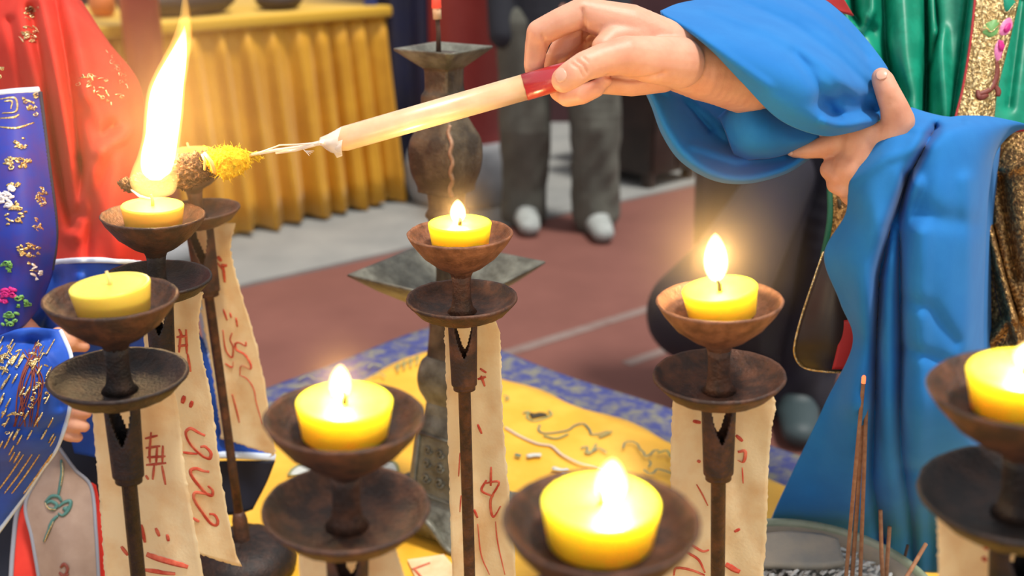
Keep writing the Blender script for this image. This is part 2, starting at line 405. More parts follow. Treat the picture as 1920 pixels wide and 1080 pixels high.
# red ribbon end at the altar's corner
def on_altar(px, back, dz=0):
    q = PY(px, 20, a1[1]); t = (q[0]-a1[0])/ad[0]; p = a1+ad*t+an*back; p[2] = AH+.013+dz; return p
v, f = box(a1+ad*.035+an*.05+[0,0,AH-.055], .06, .12, .11, Ra); tag(bevel(obj('red_cloth_end', v, f, 'redlin'), .012), 'small red cloth end hanging at the right altar corner', 'cloth')
def lump(name, c, sx, sy, sz, mat, label, cat):
    v, f = sphere((0,0,0), 1, 20, 12); v = v*np.array([sx,sy,sz]); v[:,2] = np.maximum(v[:,2], -sz*.75)
    v = v*(1+.06*np.sin(v[:,0:1]*31+v[:,1:2]*47)); v = v @ Ra.T
    return tag(obj(name, v-[0,0,v[:,2].min()]+c, f, mat), label, cat)
lump('dark_cloth_bundle', on_altar(450,.16), .24,.12,.07,'offer_dark','dark cloth bundle lying long on the altar top','bundle')
lump('dark_cloth_bundle', on_altar(585,.14), .10,.09,.05,'offer_dark','short dark cloth bundle at the right of the altar top','bundle')
lump('steamed_bun', on_altar(520,.32), .065,.06,.075,'offer_cream','cream round bun between dark bundles on the altar','bun')
lump('orange_fruit', on_altar(440,.34), .045,.045,.06,'orange','orange fruit nearest the bun behind the dark bundle on the altar','fruit')
lump('orange_fruit', on_altar(372,.30), .05,.05,.06,'orange','orange fruit beside the tall torch flame on the altar','fruit')
v, f = box(on_altar(250,.14,.02), .34,.22,.03, Ra); tag(bevel(obj('metal_tray', v, f, 'steel'), .008), 'flat grey metal tray on the left part of the altar', 'tray')
root = empty('offering_bottle', on_altar(318,.42), 'pale grey bottle on the altar behind the red post', 'bottle')
c = on_altar(318,.42); v, f = lathe([(.03,0),(.032,.02),(.032,.12),(.012,.16),(.012,.2)], 20, c); obj('glass_body', v, f, 'steel', root)
v, f = lathe([(.014,.2),(.014,.225),(.002,.226)], 16, c); obj('cap', v, f, 'redlin', root)

# navy banner hanging right of the altar
b0 = G(765,392); root = empty('hanging_banner', (b0[0],b0[1]+.1,.05), 'dark navy cloth banner hanging between altar and red column', 'banner')
t = np.linspace(-.17,.22,60); vv = []
for i in range(5):
    k = i/4; z = 2.3*(1-k)+.05
    vv.append(np.stack([b0[0]+t, b0[1]+.1+.02*np.sin(t*50+k), 0*t+z], 1))
obj('cloth', np.vstack(vv), grid_faces(5,60), 'banner', root, solid=.004)
vv = [np.stack([b0[0]+np.linspace(-.17,-.115,6), np.full(6,b0[1]+.075), np.full(6,z)],1) for z in (2.3,.05)]
obj('blue_edge', np.vstack(vv), grid_faces(2,6), 'bluecloth', root, solid=.004)
v, f = tube([(b0[0]-.2,b0[1]+.1,2.36),(b0[0]+.25,b0[1]+.1,2.36)], .014, 10); obj('rod', v, f, 'darkwood', root)

# dark cabinet and grey plinth right of the standing person
k0 = G(1215,362); root = empty('dark_cabinet', (k0[0],k0[1]+.3,.012), 'dark wooden cabinet behind the standing person on the grey paving', 'cabinet')
kc = np.array([k0[0],k0[1]+.3,0]); Rz = Ra
v, f = box(kc+[0,0,.40], .36,.42,.66, Rz); bevel(obj('body', v, f, 'darkwood', root), .008)
v, f = box(kc+[0,0,.745], .42,.48,.03, Rz); bevel(obj('top', v, f, 'darkwood', root), .006)
for sx in (-1,1):
    v, f = box(kc-an*.216+ad*sx*.088+[0,0,.40], .165,.014,.6, Rz); dr = bevel(obj('door', v, f, 'darkwood', root), .003)
    v, f = sphere(kc-an*.232+ad*sx*.02+[0,0,.45], .012, 10, 8); obj('knob', v, f, 'steel', dr)
    for sy in (-1,1):
        v, f = box(kc+ad*sx*.15+an*sy*.18+[0,0,.042], .05,.05,.06, Rz); obj('foot', v, f, 'darkwood', root, smooth=False)
q0 = G(1158,372); v, f = box((q0[0]-.02,q0[1]+.75,.28), .20,.24,.53, Rz); tag(bevel(obj('stone_block', v, f, 'stone'), .01), 'grey stone block between the olive trousers and dark cabinet', 'block')

# ------------------------------------------------------------------ table and its embroidered cloth
TZ = .652
A = G(1260,765,TZ); B = G(940,653,TZ); Cc = G(799,613,TZ); D = G(487,683,TZ)
u = (A-B)/np.linalg.norm(A-B); vdir = (D-Cc); vdir /= np.linalg.norm(vdir)
ang = math.atan2(u[1],u[0]); vdir = np.array([math.cos(ang-math.pi/2), math.sin(ang-math.pi/2), 0])
if vdir @ (D-Cc) < 0: vdir = -vdir
# corner = intersection of both border edges
Mx = np.array([[u[0], -vdir[0]],[u[1], -vdir[1]]]); st = np.linalg.solve(Mx, (Cc-B)[:2]); CORN = B+u*st[0]
A2 = G(1260,830,TZ); BW = abs((A2-A) @ vdir)          # border width
TU, TV = 1.55, 1.02
def tp(a, b, z=TZ): q = CORN+u*a+vdir*b; return np.array([q[0],q[1],z])
Rt = np.array([u, vdir, [0,0,1]]).T
root = empty('offering_table', tp(TU/2,TV/2,0), 'wooden offering table standing under the yellow embroidered cloth', 'table')
v, f = box(tp(TU/2,TV/2,.624), TU-.03, TV-.03, .032, Rt); bevel(obj('table_top', v, f, 'tablewood', root), .004)
for a in (.08, TU-.08):
    for b in (.08, TV-.08):
        v, f = box(tp(a,b,.304), .06,.06,.608, Rt); bevel(obj('leg', v, f, 'tablewood', root), .005)
croot = empty('embroidered_tablecloth', tp(TU/2,TV/2,.647), 'yellow satin tablecloth with embroidery and blue brocade border under the lamps', 'tablecloth')
def cloth_z(a, b): return TZ-.002+.0022*np.sin(a*17+b*9)+.0018*np.sin(b*23-a*6)
na, nb = 110, 76
aa = np.linspace(BW*.9, TU-.02, na); bb = np.linspace(BW*.9, TV-.02, nb)
vv = np.array([[*(CORN+u*a+vdir*b)[:2], cloth_z(a,b)] for a in aa for b in bb])
# wavy inner edge
for i in range(na): vv[i*nb,:2] += vdir[:2]*.006*math.sin(aa[i]*38)
for j in range(nb): vv[j,:2] += u[:2]*.006*math.sin(bb[j]*31)
obj('yellow_field', vv, grid_faces(na, nb), 'yellow', croot, solid=.0012)
def strip(a0_, a1_, b0_, b1_, n1, n2):
    vv = np.array([[*(CORN+u*a+vdir*b)[:2], cloth_z(a,b)-.0016] for a in np.linspace(a0_,a1_,n1) for b in np.linspace(b0_,b1_,n2)])
    return vv, grid_faces(n1,n2)
mb = MB(); mb.add(*strip(0,TU,0,BW+.01,100,10)); mb.build('blue_border', 'border', croot, solid=.0012)
mb = MB(); mb.add(*strip(0,BW+.01,BW,TV,10,80)); mb.build('blue_border', 'border', croot, solid=.0012)
# embroidery on the field: picture lines dropped on to the table plane
def plane_strokes(name, polys, width, mat, parent, z=TZ+.0035):
    mb = MB()
    for poly in polys:
        L = sum(math.dist(a,b) for a,b in zip(poly[:-1],poly[1:])); q = cr(poly, max(4,int(L/4)))
        pts = [G(a,b,z) for a,b in q]
        mb.add(*tube(pts, width/2, 5, flat=.35, flatdir=(0,0,1)))
        o = mb.build(name, mat, parent); mb = MB()
    return o
Z6 = lambda pts: [(940+a/4.153, 640+b/4.153) for a,b in pts]
plane_strokes('pale_line', [Z6([(30,670),(150,740),(280,795),(390,815),(470,880),(600,945),(740,985),(900,1060)])], .0042, 'greyline', croot)
plane_strokes('cloud_embroidery', [Z6(p) for p in ([(300,650),(290,690),(330,715),(420,710),(520,690),(570,655),(640,640),(690,690),(700,720),(760,720),(830,700)], [(620,830),(670,820),(670,860),(720,850),(760,830),(820,865)],
   [(950,830),(960,790),(1010,780),(1060,800),(1080,840),(1110,865),(1120,895),(1160,880),(1190,850),(1230,850)], [(1110,1000),(1150,1030),(1190,1020),(1210,995),(1280,1010),(1330,1030)], [(1150,930),(1165,950),(1150,975)], [(20,420),(60,440),(30,455)])], .0028, 'teal', croot)
plane_strokes('olive_embroidery', [Z6(p) for p in ([(330,735),(430,755),(520,720)], [(650,855),(690,870),(740,800)], [(860,700),(800,730),(760,745)], [(1220,870),(1290,850),(1320,900)], [(170,560),(215,545),(200,590),(250,620),(330,600),(390,570),(370,540)])], .004, 'greenline', croot)
plane_strokes('dark_stitch', [Z6([(235+14*i,560+4*math.sin(i)),(250+14*i,600-3*i)]) for i in range(8)], .006, 'blackthread', croot)
plane_strokes('white_petal', [Z6([(200,895),(250,885),(310,885)]), Z6([(400,985),(470,1005),(520,1000)]), Z6([(470,1040),(530,1050)])], .008, 'crane', croot)
plane_strokes('far_embroidery', [[(740+12*i, 690-5*i),(748+12*i,682-5*i),(745+12*i,696-4*i)] for i in range(4)]+[[(560,712),(575,704),(590,710)],[(700,705),(712,700),(722,706)],[(690,690),(700,682),(716,686)],[(502,985),(512,995),(520,985)],[(720,800),(745,812),(755,835)],[(700,842),(730,850),(748,842)]], .003, 'greenline', croot)
# white silk crane shape
mb = MB(); cpt = [(540,890),(552,876),(585,862),(640,855),(700,856),(735,864),(746,876),(740,888),(690,894),(600,898)]
q = cr(cpt+[cpt[0]], 60); ctr = G(640,876,TZ+.0045)
ring = np.array([G(a,b,TZ+.0025) for a,b in q]); inner = ctr+(ring-ctr)*.8; inner[:,2] = TZ+.0055
vv = np.vstack([ring, inner, ctr[None]]); n = len(ring)
ff = [(i,i+1,n+i+1,n+i) for i in range(n-1)]+[(n+i,n+i+1,2*n) for i in range(n-1)]
obj('white_silk_patch', vv, ff, 'crane', croot)
plane_strokes('patch_marking', [[(672,872),(690,869),(705,872)],[(676,876),(700,876)]], .006, 'blackthread', croot, TZ+.0065)
plane_strokes('patch_outline', [cpt+[cpt[0]]], .0035, 'greenline', croot, TZ+.0045)
plane_strokes('leaf_embroidery', [[(510,1000),(520,992),(528,998)],[(966,852),(976,855)]], .006, 'teal', croot)
# joss paper lying beneath the stand
jp = np.array([G(a,b,TZ+.003) for a,b in ((764,1050),(832,1040),(900,1120),(800,1130))]); jv = np.vstack([jp, jp+[0,0,.0006]])
jo = empty('joss_paper', jp[0], 'small pale joss paper with red line on the yellow cloth', 'paper')
obj('sheet', jv, [(0,1,2,3),(7,6,5,4),(0,4,5,1),(1,5,6,2),(2,6,7,3),(3,7,4,0)], 'paper', jo, smooth=False)
plane_strokes('red_line', [[(775,1066),(775,1066.5),(806,1055)],[(776,1066),(790,1082),(800,1095)]], .0025, 'ink', jo, TZ+.0045)

# ------------------------------------------------------------------ bronze candlestick stand
SY = 1.05
zof = lambda py: PY(838,py,SY)[2]
dof = lambda py: proj(PY(838,py,SY))[2]
SX = PY(836,300,SY)[0]
A0 = math.radians(180+12)
corner = lambda k: np.array([math.cos(A0+k*math.pi/2), math.sin(A0+k*math.pi/2), 0])
def square_loft(rows, name, mat, parent, m=10, rnd=.10, cap=(True,True), solid=0, cx=None):
    vv = []
    for z, r in rows:
        for k in range(4):
            for t in np.linspace(0,1,m,endpoint=False):
                p = corner(k)*(1-t)+corner(k+1)*t
                ln = np.linalg.norm(p[:2]); p = p*(1+rnd*(1/ln-1)*0.6)
                if rnd: p = p*(1-rnd*.35*(1-min(1,min(t,1-t)*6)))
                vv.append((SX+p[0]*r, SY+p[1]*r, z))
    n = 4*m; f = grid_faces(len(rows), n, True)
    if cap[0]: f.append(tuple(range(n))[::-1])
    if cap[1]: f.append(tuple(range((len(rows)-1)*n, len(rows)*n)))
    return obj(name, vv, f, mat, parent, solid=solid)
def prof(lst, n):
    q = cr(lst, n); return [(zof(y), hw/F*dof(y)) for y, hw in q]
sroot = empty('bronze_candlestick', (SX,SY,TZ), 'tall square bronze candlestick stand with two trays on the yellow cloth', 'candlestick')
square_loft(prof([(100,50),(126,42),(132,39),(166,39),(178,46),(198,46),(212,42),(238,56),(262,70),(292,73),(322,68),(345,58),(358,56)],60), 'vase_body', 'bronze', sroot)
square_loft(prof([(356,40),(364,38),(386,36),(402,43),(418,34),(470,26),(515,24),(575,30)],40), 'upper_column', 'bronze', sroot)
square_loft(prof([(570,46),(585,40),(610,39),(655,44),(668,47)],20), 'lower_neck', 'bronze', sroot)
square_loft(prof([(664,48),(674,58),(700,65),(724,62),(742,52),(752,47)],24), 'middle_knob', 'bronze_tray', sroot)
square_loft(prof([(748,48),(772,54),(786,66),(802,71),(850,78),(905,88),(925,102),(948,128)],34), 'lower_body', 'bronze_tray', sroot)
# foot with arched openings
vv = []; rws = [(zof(944),126),(zof(955),138),(zof(965),146),(TZ+.004,150)]; m = 16
for i,(z,hw) in enumerate(rws):
    r = hw/F*dof(940)
    for k in range(4):
        for t in np.linspace(0,1,m,endpoint=False):
            p = corner(k)*(1-t)+corner(k+1)*t; zz = z
            if i == 3: zz = z+.034*max(0, 1-((t-.5)/.30)**2)
            if i == 2: zz = z+.026*max(0, 1-((t-.5)/.28)**2)
            vv.append((SX+p[0]*r, SY+p[1]*r, zz))
obj('arched_foot', vv, grid_faces(4, 4*m, True), 'bronze_tray', sroot, solid=.006)
def tray(name, py_rim, hw, py_bot, hwb, mat):
    d = dof(py_rim); R = hw/F*d; rb = hwb/F*d; z0 = zof(py_rim); z1 = zof(py_bot)
    t = .004
    rows = [(z1,rb),(z1+(z0-z1)*.55,rb+(R-rb)*.62),(z0-.002,R),(z0,R*.995),(z0-.001,R-.006),(z1+(z0-z1)*.6,rb+(R-rb)*.55),(z1+.008,rb*.85),(z1+.008,rb*.3)]
    return square_loft(rows, name, mat, sroot, m=8, rnd=0)
tray('upper_tray', 88, 94, 127, 40, 'bronze_tray'); tray('lower_tray', 502, 188, 578, 46, 'bronze_tray')
# welded seam along the front edge
sm = []
for y in np.linspace(226,356,40):
    hw = np.interp(y, [212,238,262,292,322,345,358],[42,56,70,73,68,58,56])/F*dof(y)
    q = corner(1)*hw*.96+np.array([SX,SY,0]); sm.append((q[0]+.0012*math.sin(y*1.7),q[1]-.0005,zof(y)))
v, f = tube(sm, .0022, 6); obj('copper_seam', v, f, 'bronze_rust', sroot)
# raised panel and scroll relief on the left front face of the lower body
def face_pt(y, t, side=0, out=.0):
    hw = np.interp(y, [748,772,786,802,850,905,925,948],[48,54,66,71,78,88,102,128])/F*dof(y)
    p = (corner(0)*(1-t)+corner(1)*t) if side == 0 else (corner(1)*(1-t)+corner(2)*t)
    nrm = (corner(0)+corner(1) if side == 0 else corner(1)+corner(2)); nrm = nrm/np.linalg.norm(nrm)
    ln = np.linalg.norm(p[:2]); p = p*(1+.06*(1/ln-1))
    q = p*hw+nrm*out; return np.array([SX+q[0], SY+q[1], zof(y)])
for side in (0,1):
    mb = MB()
    mb.add(*tube([face_pt(y,t,side,.001) for y,t in ((800,.15),(800,.85),(905,.85),(905,.15),(800,.15))], .0022, 6))
    for cy in (826,850,876):
        for ct in (.36,.62):
            mb.add(*tube([face_pt(cy+10*(1-s/14)*math.sin(s*.75), ct+.085*(1-s/14)*math.cos(s*.75), side,.0005) for s in range(13)], .0017, 5))
    mb.build('scroll_relief', 'bronze_tray', sroot)
# spike and incense in the upper tray
sp = PY(822,86,SY)
pr = empty('incense_stub', sp, 'thin dark incense stub with tan collar and red tip in the upper bronze tray', 'incense')
v, f = tube([sp+[0,0,-.008], PY(822,60,SY), PY(820,34,SY)], [.0026,.0022,.0022], 8); obj('stem', v, f, 'incense_dark', pr)
v, f = tube([PY(820,36,SY), PY(818.5,14,SY)], .0042, 10); obj('paper_collar', v, f, 'tan', pr)
v, f = tube([PY(818.5,15,SY), PY(818,-2,SY), PY(818,-24,SY)], [.0048,.0044,.003], 10); obj('red_tip', v, f, 'redwax', pr)

# ------------------------------------------------------------------ oil-lamp stands with candles
LAMPS = {}
def lamp(key, top, d, low, label, clabel, lit=True, flame=None, mat='iron', tilt=(0,0), base_py=None, cand=True, sock=1.0, dmat=None):
    """top = picture place of the candle top's centre, low = a second point on the pole"""
    T = P(top[0], top[1], d); r2 = ray(*low); L = CAM+r2*(T[1]/r2[1])
    ax = (T-L)/np.linalg.norm(T-L)
    x = np.cross([0,1.0,0], ax); x /= np.linalg.norm(x); y = np.cross(ax, x); R = np.array([x,y,ax]).T
    z2 = lambda s: T+ax*s                     # s metres along the axis from candle top
    foot = T-ax*((T[2]-TZ-.002)/ax[2])
    root = empty('lamp_stand', foot, label, 'lamp stand', 'iron lamp stands on the yellow cloth')
    dm = dmat or mat
    rim = -.0085; LAMPS[key] = (T, T-ax*.072)
    up = [(.0070,rim-.030),(.0085,rim-.0265),(.016,rim-.0225),(.026,rim-.0145),(.0335,rim-.005),(.0362,rim),(.0368,rim+.0012),(.0358,rim+.0022),(.0345,rim+.0006),(.030,rim-.0052),(.0245,rim-.0085),(.012,rim-.0092),(.0004,rim-.0092)]
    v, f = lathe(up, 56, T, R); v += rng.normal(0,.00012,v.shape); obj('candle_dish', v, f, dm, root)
    v, f = lathe([(.0075,rim-.0275),(.0066,rim-.034),(.0066,rim-.046),(.0078,rim-.053),(.0105,rim-.0565)], 24, T, R); obj('stem', v, f, mat, root)
    lo = rim-.0480
    dn = [(.0085,lo-.0150),(.020,lo-.0135),(.031,lo-.0085),(.0378,lo-.001),(.0394,lo+.0008),(.0390,lo+.0026),(.0372,lo+.0022),(.0345,lo-.0022),(.027,lo-.0068),(.017,lo-.0086),(.0004,lo-.0088)]
    v, f = lathe(dn, 56, T, R); v += rng.normal(0,.00012,v.shape); obj('drip_dish', v, f, mat, root)
    # socket: rolled sheet iron, open at the top
    s0 = lo-.013; n = 72; rows = 40; sv = []; H = .056*sock
    for i in range(rows):
        k = i/(rows-1); rr = (.0098-.0014*k)*sock
        if k > .93: rr *= .86
        for j in range(n):
            a = 2*math.pi*j/n; sv.append((rr*math.cos(a), rr*.8*math.sin(a), s0-H*k))
    sf = []
    for i in range(rows-1):
        for j in range(n):
            a = (j+.5)/n*360; k = (i+.5)/rows
            def cut(c, wd, dep): 
                x_ = abs((a-c+180)%360-180); return x_ < wd*(1-(k/dep)**2) if k < dep else False
            if cut(275,42,.52) or cut(85,40,.50): continue
            sf.append((i*n+j, i*n+(j+1)%n, (i+1)*n+(j+1)%n, (i+1)*n+j))
    sv = np.array(sv) @ R.T + T; o = obj('socket', sv, sf, mat, root, solid=.0016)
    plen = (T[2]-TZ)/ax[2]
    v, f = tube([z2(s0-H*.93), z2(s0-H), z2(-plen*.72), z2(-plen+.055)], [.0072,.0046,.0044,.0046], 14); obj('pole', v, f, mat, root)
    v, f = lathe([(.0046,-plen+.066),(.0066,-plen+.062),(.0078,-plen+.056),(.0080,-plen+.020),(.009,-plen+.012)], 20, T, R); obj('ferrule', v, f, mat, root)
    bv, bf = lathe([(.052,.0),(.053,.006),(.050,.016),(.042,.024),(.028,.029),(.012,.031),(.0005,.0312)], 40, foot); bv += rng.normal(0,.0004,bv.shape); obj('weighted_base', bv, bf, 'irondark', root)
    if not cand: return root, T, ax, R
    cr_ = empty('candle', T+ax*(rim-.009), clabel, 'candle', 'yellow candles on the lamp stands')
    Rt_ = R @ np.array(Matrix.Rotation(tilt[0],3,'X') @ Matrix.Rotation(tilt[1],3,'Y'))
    cz = rim-.0085
    wx = [(.0005,cz),(.0185,cz),(.0196,cz+.001),(.0218,-.0012),(.0219,-.0002),(.0212,.0006),(.0195,.0),(.0165,-.0009 if lit else -.0002),(.008,-.0013 if lit else 0),(.0005,-.0014 if lit else 0)]
    v, f = lathe(wx, 56, T, Rt_); obj('wax', v, f, 'wax' if lit else 'wax_pale', cr_)
    wl = .006 if not lit else .005
    v, f = tube([T+Rt_@np.array(q) for q in ((0,0,-.002),(.0003,0,wl*.5),(-.0006,.0,wl*(1.35 if not lit else 1)))], [.0013,.0012,.0009], 8); obj('wick', v, f, 'wick' if not lit else 'wick_burnt', cr_)
    if lit and flame:
        (fx, y0, y1, wd) = flame; dd = proj(T)[2]; q0 = P(fx[0], y0, dd); q1 = P(fx[1], y1, dd)
        wr = wd/2/F*dd
        ks = np.linspace(0,1,22); sh = np.sin(np.pi*ks**.86)**.62*(1-.12*ks)
        for nm, mt, sc, e in (('flame','flame',1.0,0),('flame_core','flame_core',.62,.08)):
            path = [q0*(1-(e+k*(1-2.2*e)))+q1*(e+k*(1-2.2*e)) for k in ks]
            v, f = tube(path, np.maximum(sh*wr*sc*1.12,.0002), 20); fo = obj(nm, v, f, M[mt], cr_ if nm == 'flame' else fl)
            if nm == 'flame': fl = fo
        pl = bpy.data.lights.new('flame_light','POINT'); po = bpy.data.objects.new('flame_light', pl); COL.objects.link(po)
        po.location = q0*.45+q1*.55; pl.energy = .24; pl.color = (1.0,.74,.38); pl.shadow_soft_size = .004
    return root, T, ax, R
g = lambda s: 'rusted iron lamp stand '+s
c = lambda s: 'round yellow candle '+s
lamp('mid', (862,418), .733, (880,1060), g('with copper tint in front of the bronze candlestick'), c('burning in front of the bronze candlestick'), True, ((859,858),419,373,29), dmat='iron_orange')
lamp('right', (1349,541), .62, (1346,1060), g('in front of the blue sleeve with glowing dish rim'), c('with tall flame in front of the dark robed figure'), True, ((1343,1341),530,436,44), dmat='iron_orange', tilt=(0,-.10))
lamp('fleft', (646,752), .484, (652,1078), g('in front of the white silk patch, near frame bottom'), c('with small round flame above the yellow cloth, left of centre'), True, ((638,638),752,682,40))
lamp('fright', (1127,940), .392, (1120,1200), g('nearest the camera with only its upper dish in view'), c('largest in the photo, burning at the bottom centre'), True, ((1142,1150),948,858,58))
lamp('left', (206,534), .60, (257,1060), g('leftmost, before the embroidered blue sleeve'), c('unlit with upright wick, before the embroidered blue sleeve'), False, mat='irondark', dmat='iron', tilt=(0,-.08))
lamp('left2', (286,385), .77, (303,640), g('directly under the tall torch flame'), c('being lit under the tall torch flame'), False, mat='irondark', dmat='iron')
lamp('back', (354,284), .97, (446,950), g('farthest back, behind the burning torch head'), c('pale and unlit behind the torch head, farthest back'), False, sock=1.25, dmat='iron')
lamp('edge', (1924,694), .42, (1905,1000), g('cut off by the right edge of the photo'), c('burning at the right edge of the photo'), True, ((1922,1924),692,640,42), mat='irondark', dmat='iron')

# ------------------------------------------------------------------ paper talismans
def talisman(rows, label, key, marks, stain=()):
    root = empty('paper_talisman', P(*rows[0][0]), label, 'talisman', 'paper talismans tied to the lamp stands')
    x = sheet('paper_strip', rows, 'paper', root, nu=110, nv=26, solid=.0004, key=key, jag=.9, ripple=.0012)
    for nm, polys, wd, mt in marks: strokes(nm, key, polys, wd, mt, root, lift=.0007, flat=.12, n=6)
    return root
def rows2(key, left, right, n=6, bow=.0, dd=0.0):
    """rows from the two side outlines [(x,y)..]"""
    l = cr(left, n); r = cr(right, n); out = []
    Y = LAMPS[key][0][1]+.017                       # hangs in an upright plane just behind the pole
    ty = proj((LAMPS[key][1][0], Y, LAMPS[key][1][2]))[1]+1
    left = [(left[0][0],ty)]+[p for p in left[1:] if p[1] > ty+8]; right = [(right[0][0],ty)]+[p for p in right[1:] if p[1] > ty+8]
    l = cr(left, n); r = cr(right, n)
    for i in range(n):
        row = []
        for t in (0,1/3,2/3,1):
            a, b = l[i]*(1-t)+r[i]*t
            row.append((a, b, (Y+(bow if 0 < t < 1 else 0)+dd*i/(n-1))/ray(a,b)[1]))
        out.append(row)
    return out
zc = lambda k, ox, oy, pts: [(ox+a/k, oy+b/k) for a, b in pts]
q = lambda *pts: zc(2.25,640,600,pts)
talisman(rows2('mid', [(832,575),(834,640),(838,760),(842,900),(849,1110)], [(905,580),(938,622),(940,720),(945,820),(956,930),(970,1110)], 7, .006), 'torn paper talisman behind the central lamp stand', 'pm',
 [('red_stroke', [q((632,620),(630,700)), q((600,690),(665,685),(630,760),(640,830),(672,785)), q((612,675),(592,720),(642,745)), q((585,205),(612,222)), q((590,235),(605,280)), q((575,250),(610,240)), q((575,440),(592,480)), q((560,800),(575,835))], 5, 'ink'),
  ('red_line', [q((650,850),(660,940),(690,1075)), q((575,860),(590,990),(625,1075)), q((500,560),(495,660)), q((505,740),(500,810))], 2.5, 'ink')])
q = lambda *pts: zc(2.077,160,560,pts)
talisman(rows2('left', [(168,700),(172,760),(181,873),(190,980),(199,1120)], [(322,700),(333,760),(345,868),(362,970),(388,1120)], 7, .004), 'orange lit paper talisman on the leftmost lamp stand', 'pl',
 [('red_stroke', [q((232,545),(282,533)), q((256,520),(250,600),(252,640)), q((235,582),(292,574)), q((280,575),(275,650)), q((302,572),(300,640)), q((240,618),(312,614)), q((236,648),(315,640)), q((268,650),(262,705)), q((298,650),(312,725)), q((235,688),(246,705))], 5, 'ink'),
  ('red_mark', [q((274,893),(288,926)), q((318,918),(324,945)), (q((238,995),(300,1014),(400,1044)), 14), (q((230,1056),(350,1072)), 9), q((218,880),(232,950)), q((140,965),(165,1000))], 7, 'ink')])
q2 = lambda *pts: zc(2.843,300,700,pts)
talisman(rows2('left2', [(262,545),(268,620),(290,800),(320,940),(345,1030)], [(381,548),(372,622),(386,695),(401,777),(415,897),(447,1062)], 8, .004), 'paper talisman with long red wave hanging from the second left lamp stand', 'pl2',
 [('red_wave', [(q2((240,332),(205,315),(165,293),(138,308),(140,340),(165,385),(205,425),(240,450),(268,452),(270,420),(240,390),(215,392)), 8), (q2((262,525),(230,520),(195,508),(165,515),(165,540),(195,585),(245,640),(275,652),(280,625),(255,600)), 7), (q2((285,650),(235,640),(190,635),(178,655),(190,690),(230,750),(270,800),(300,810),(308,785),(290,755),(262,750)), 7), (q2((175,770),(195,785),(210,790)), 6), (q2((115,420),(150,425),(200,430)), 5)], 7, 'ink'),
  ('red_mark', [(q2((130,120),(118,160)), 9), (q2((172,148),(160,182)), 8)], 8, 'ink'),
  ('red_stroke', [q((365,118),(378,150)), q((355,150),(395,145)), q((372,130),(365,210)), q((392,120),(395,215)), q((360,185),(400,180)), q((398,215),(410,285))], 5, 'ink')])
q3 = lambda *pts: zc(2.7,300,400,pts)
talisman(rows2('back', [(350,410),(362,500),(388,640),(404,740),(416,822)], [(442,410),(433,460),(440,505),(460,574),(486,667),(508,790),(519,856)], 7, .004), 'paper talisman at far back reaching over the blue sleeve corner', 'pb',
 [('red_wave', [(q3((435,650),(432,672),(400,655),(382,662),(388,690),(430,715),(460,765),(455,790),(412,772),(404,820)), 5), (q3((405,820),(440,838),(474,890),(490,970),(520,1068)), 2.5), q3((365,605),(355,640),(370,680),(364,730),(332,690),(318,590)), q3((330,760),(365,780),(370,750)), q3((365,915),(385,990),(402,1060))], 3.5, 'ink'),
  ('red_mark', [q3((320,485),(340,542)), q3((354,503),(361,530)), q3((384,528),(392,575)), (q3((292,218),(312,242)), 8), (q3((308,262),(340,264)), 7), (q3((318,258),(328,350)), 6), q3((290,250),(330,300))], 4, 'ink')])
q5 = lambda *pts: zc(3.0,1200,720,pts)
talisman(rows2('right', [(1264,720),(1259,800),(1257,905),(1256,985),(1246,1050),(1232,1120)], [(1440,720),(1456,765),(1442,833),(1440,950),(1431,1080),(1428,1120)], 7, .006), 'wide paper talisman on the lamp stand before the blue sleeve', 'pr',
 [('red_mark', [(q5((298,208),(342,218)), 7), (q5((540,288),(578,322)), 7), (q5((550,382),(592,380),(582,440),(550,430)), 7), (q5((482,1014),(562,1056)), 13), (q5((530,832),(562,815)), 6), (q5((322,430),(340,440)), 6)], 6, 'ink'),
  ('red_wave', [q5((232,870),(290,905),(350,940),(388,934)), q5((205,912),(270,950),(330,990),(366,1062)), q5((190,1078),(200,1038),(240,1036),(300,1050),(365,1076))], 5, 'ink'),
  ('red_line', [q5((318,565),(350,620),(382,685)), q5((575,470),(580,560))], 3, 'ink')])
talisman(rows2('fleft', [(556,1000),(560,1040),(563,1120)], [(720,1000),(742,1030),(770,1120)], 5, .004), 'paper talisman below the lamp stand left of centre', 'pf', [])
talisman(rows2('edge', [(1752,905),(1758,990),(1760,1120)], [(1990,905),(1994,990),(1998,1120)], 5, .004), 'paper talisman at the right edge of the photo', 'pe', [('red_mark', [([(1846,1005),(1852,1022),(1846,1030)], 12), ([(1842,1045),(1850,1052)], 9)], 9, 'ink')])

# ------------------------------------------------------------------ incense pot
pc0 = G(1512,1106,.755); PR = .112
root = empty('incense_pot', (pc0[0],pc0[1],TZ), 'round celadon enamel pot of ash before the blue robe', 'incense pot')
v, f = lathe([(.0005,0),(.045,0),(.062,.004),(.085,.030),(.102,.066),(PR,.100),(PR+.001,.103),(PR-.001,.1045),(PR-.005,.103),(PR-.006,.098)], 64, (pc0[0],pc0[1],TZ), None, False); obj('bowl', v, f, 'pot', root)
v, f = lathe([(PR-.006,.099),(PR-.010,.086),(.088,.050),(.066,.030),(.001,.026)], 64, (pc0[0],pc0[1],TZ), None, False); obj('bowl_inside', v, f, 'pot_in', root)
mb = MB(); n = 40; rr_ = np.linspace(.001,.103,18); vv = []
for r in rr_:
    for j in range(n):
        a = 2*math.pi*j/n; vv.append((pc0[0]+r*math.cos(a), pc0[1]+r*math.sin(a), TZ+.082+.005*math.sin(r*90+a*2)*math.cos(a*3)+rng.normal(0,.0012)))
ash = tag(obj('ash_bed', vv, grid_faces(18,n,True), 'ashgrey'), 'pale grey ash bed filling the celadon incense pot', 'ash'); ash['kind'] = 'stuff'
mb = MB()
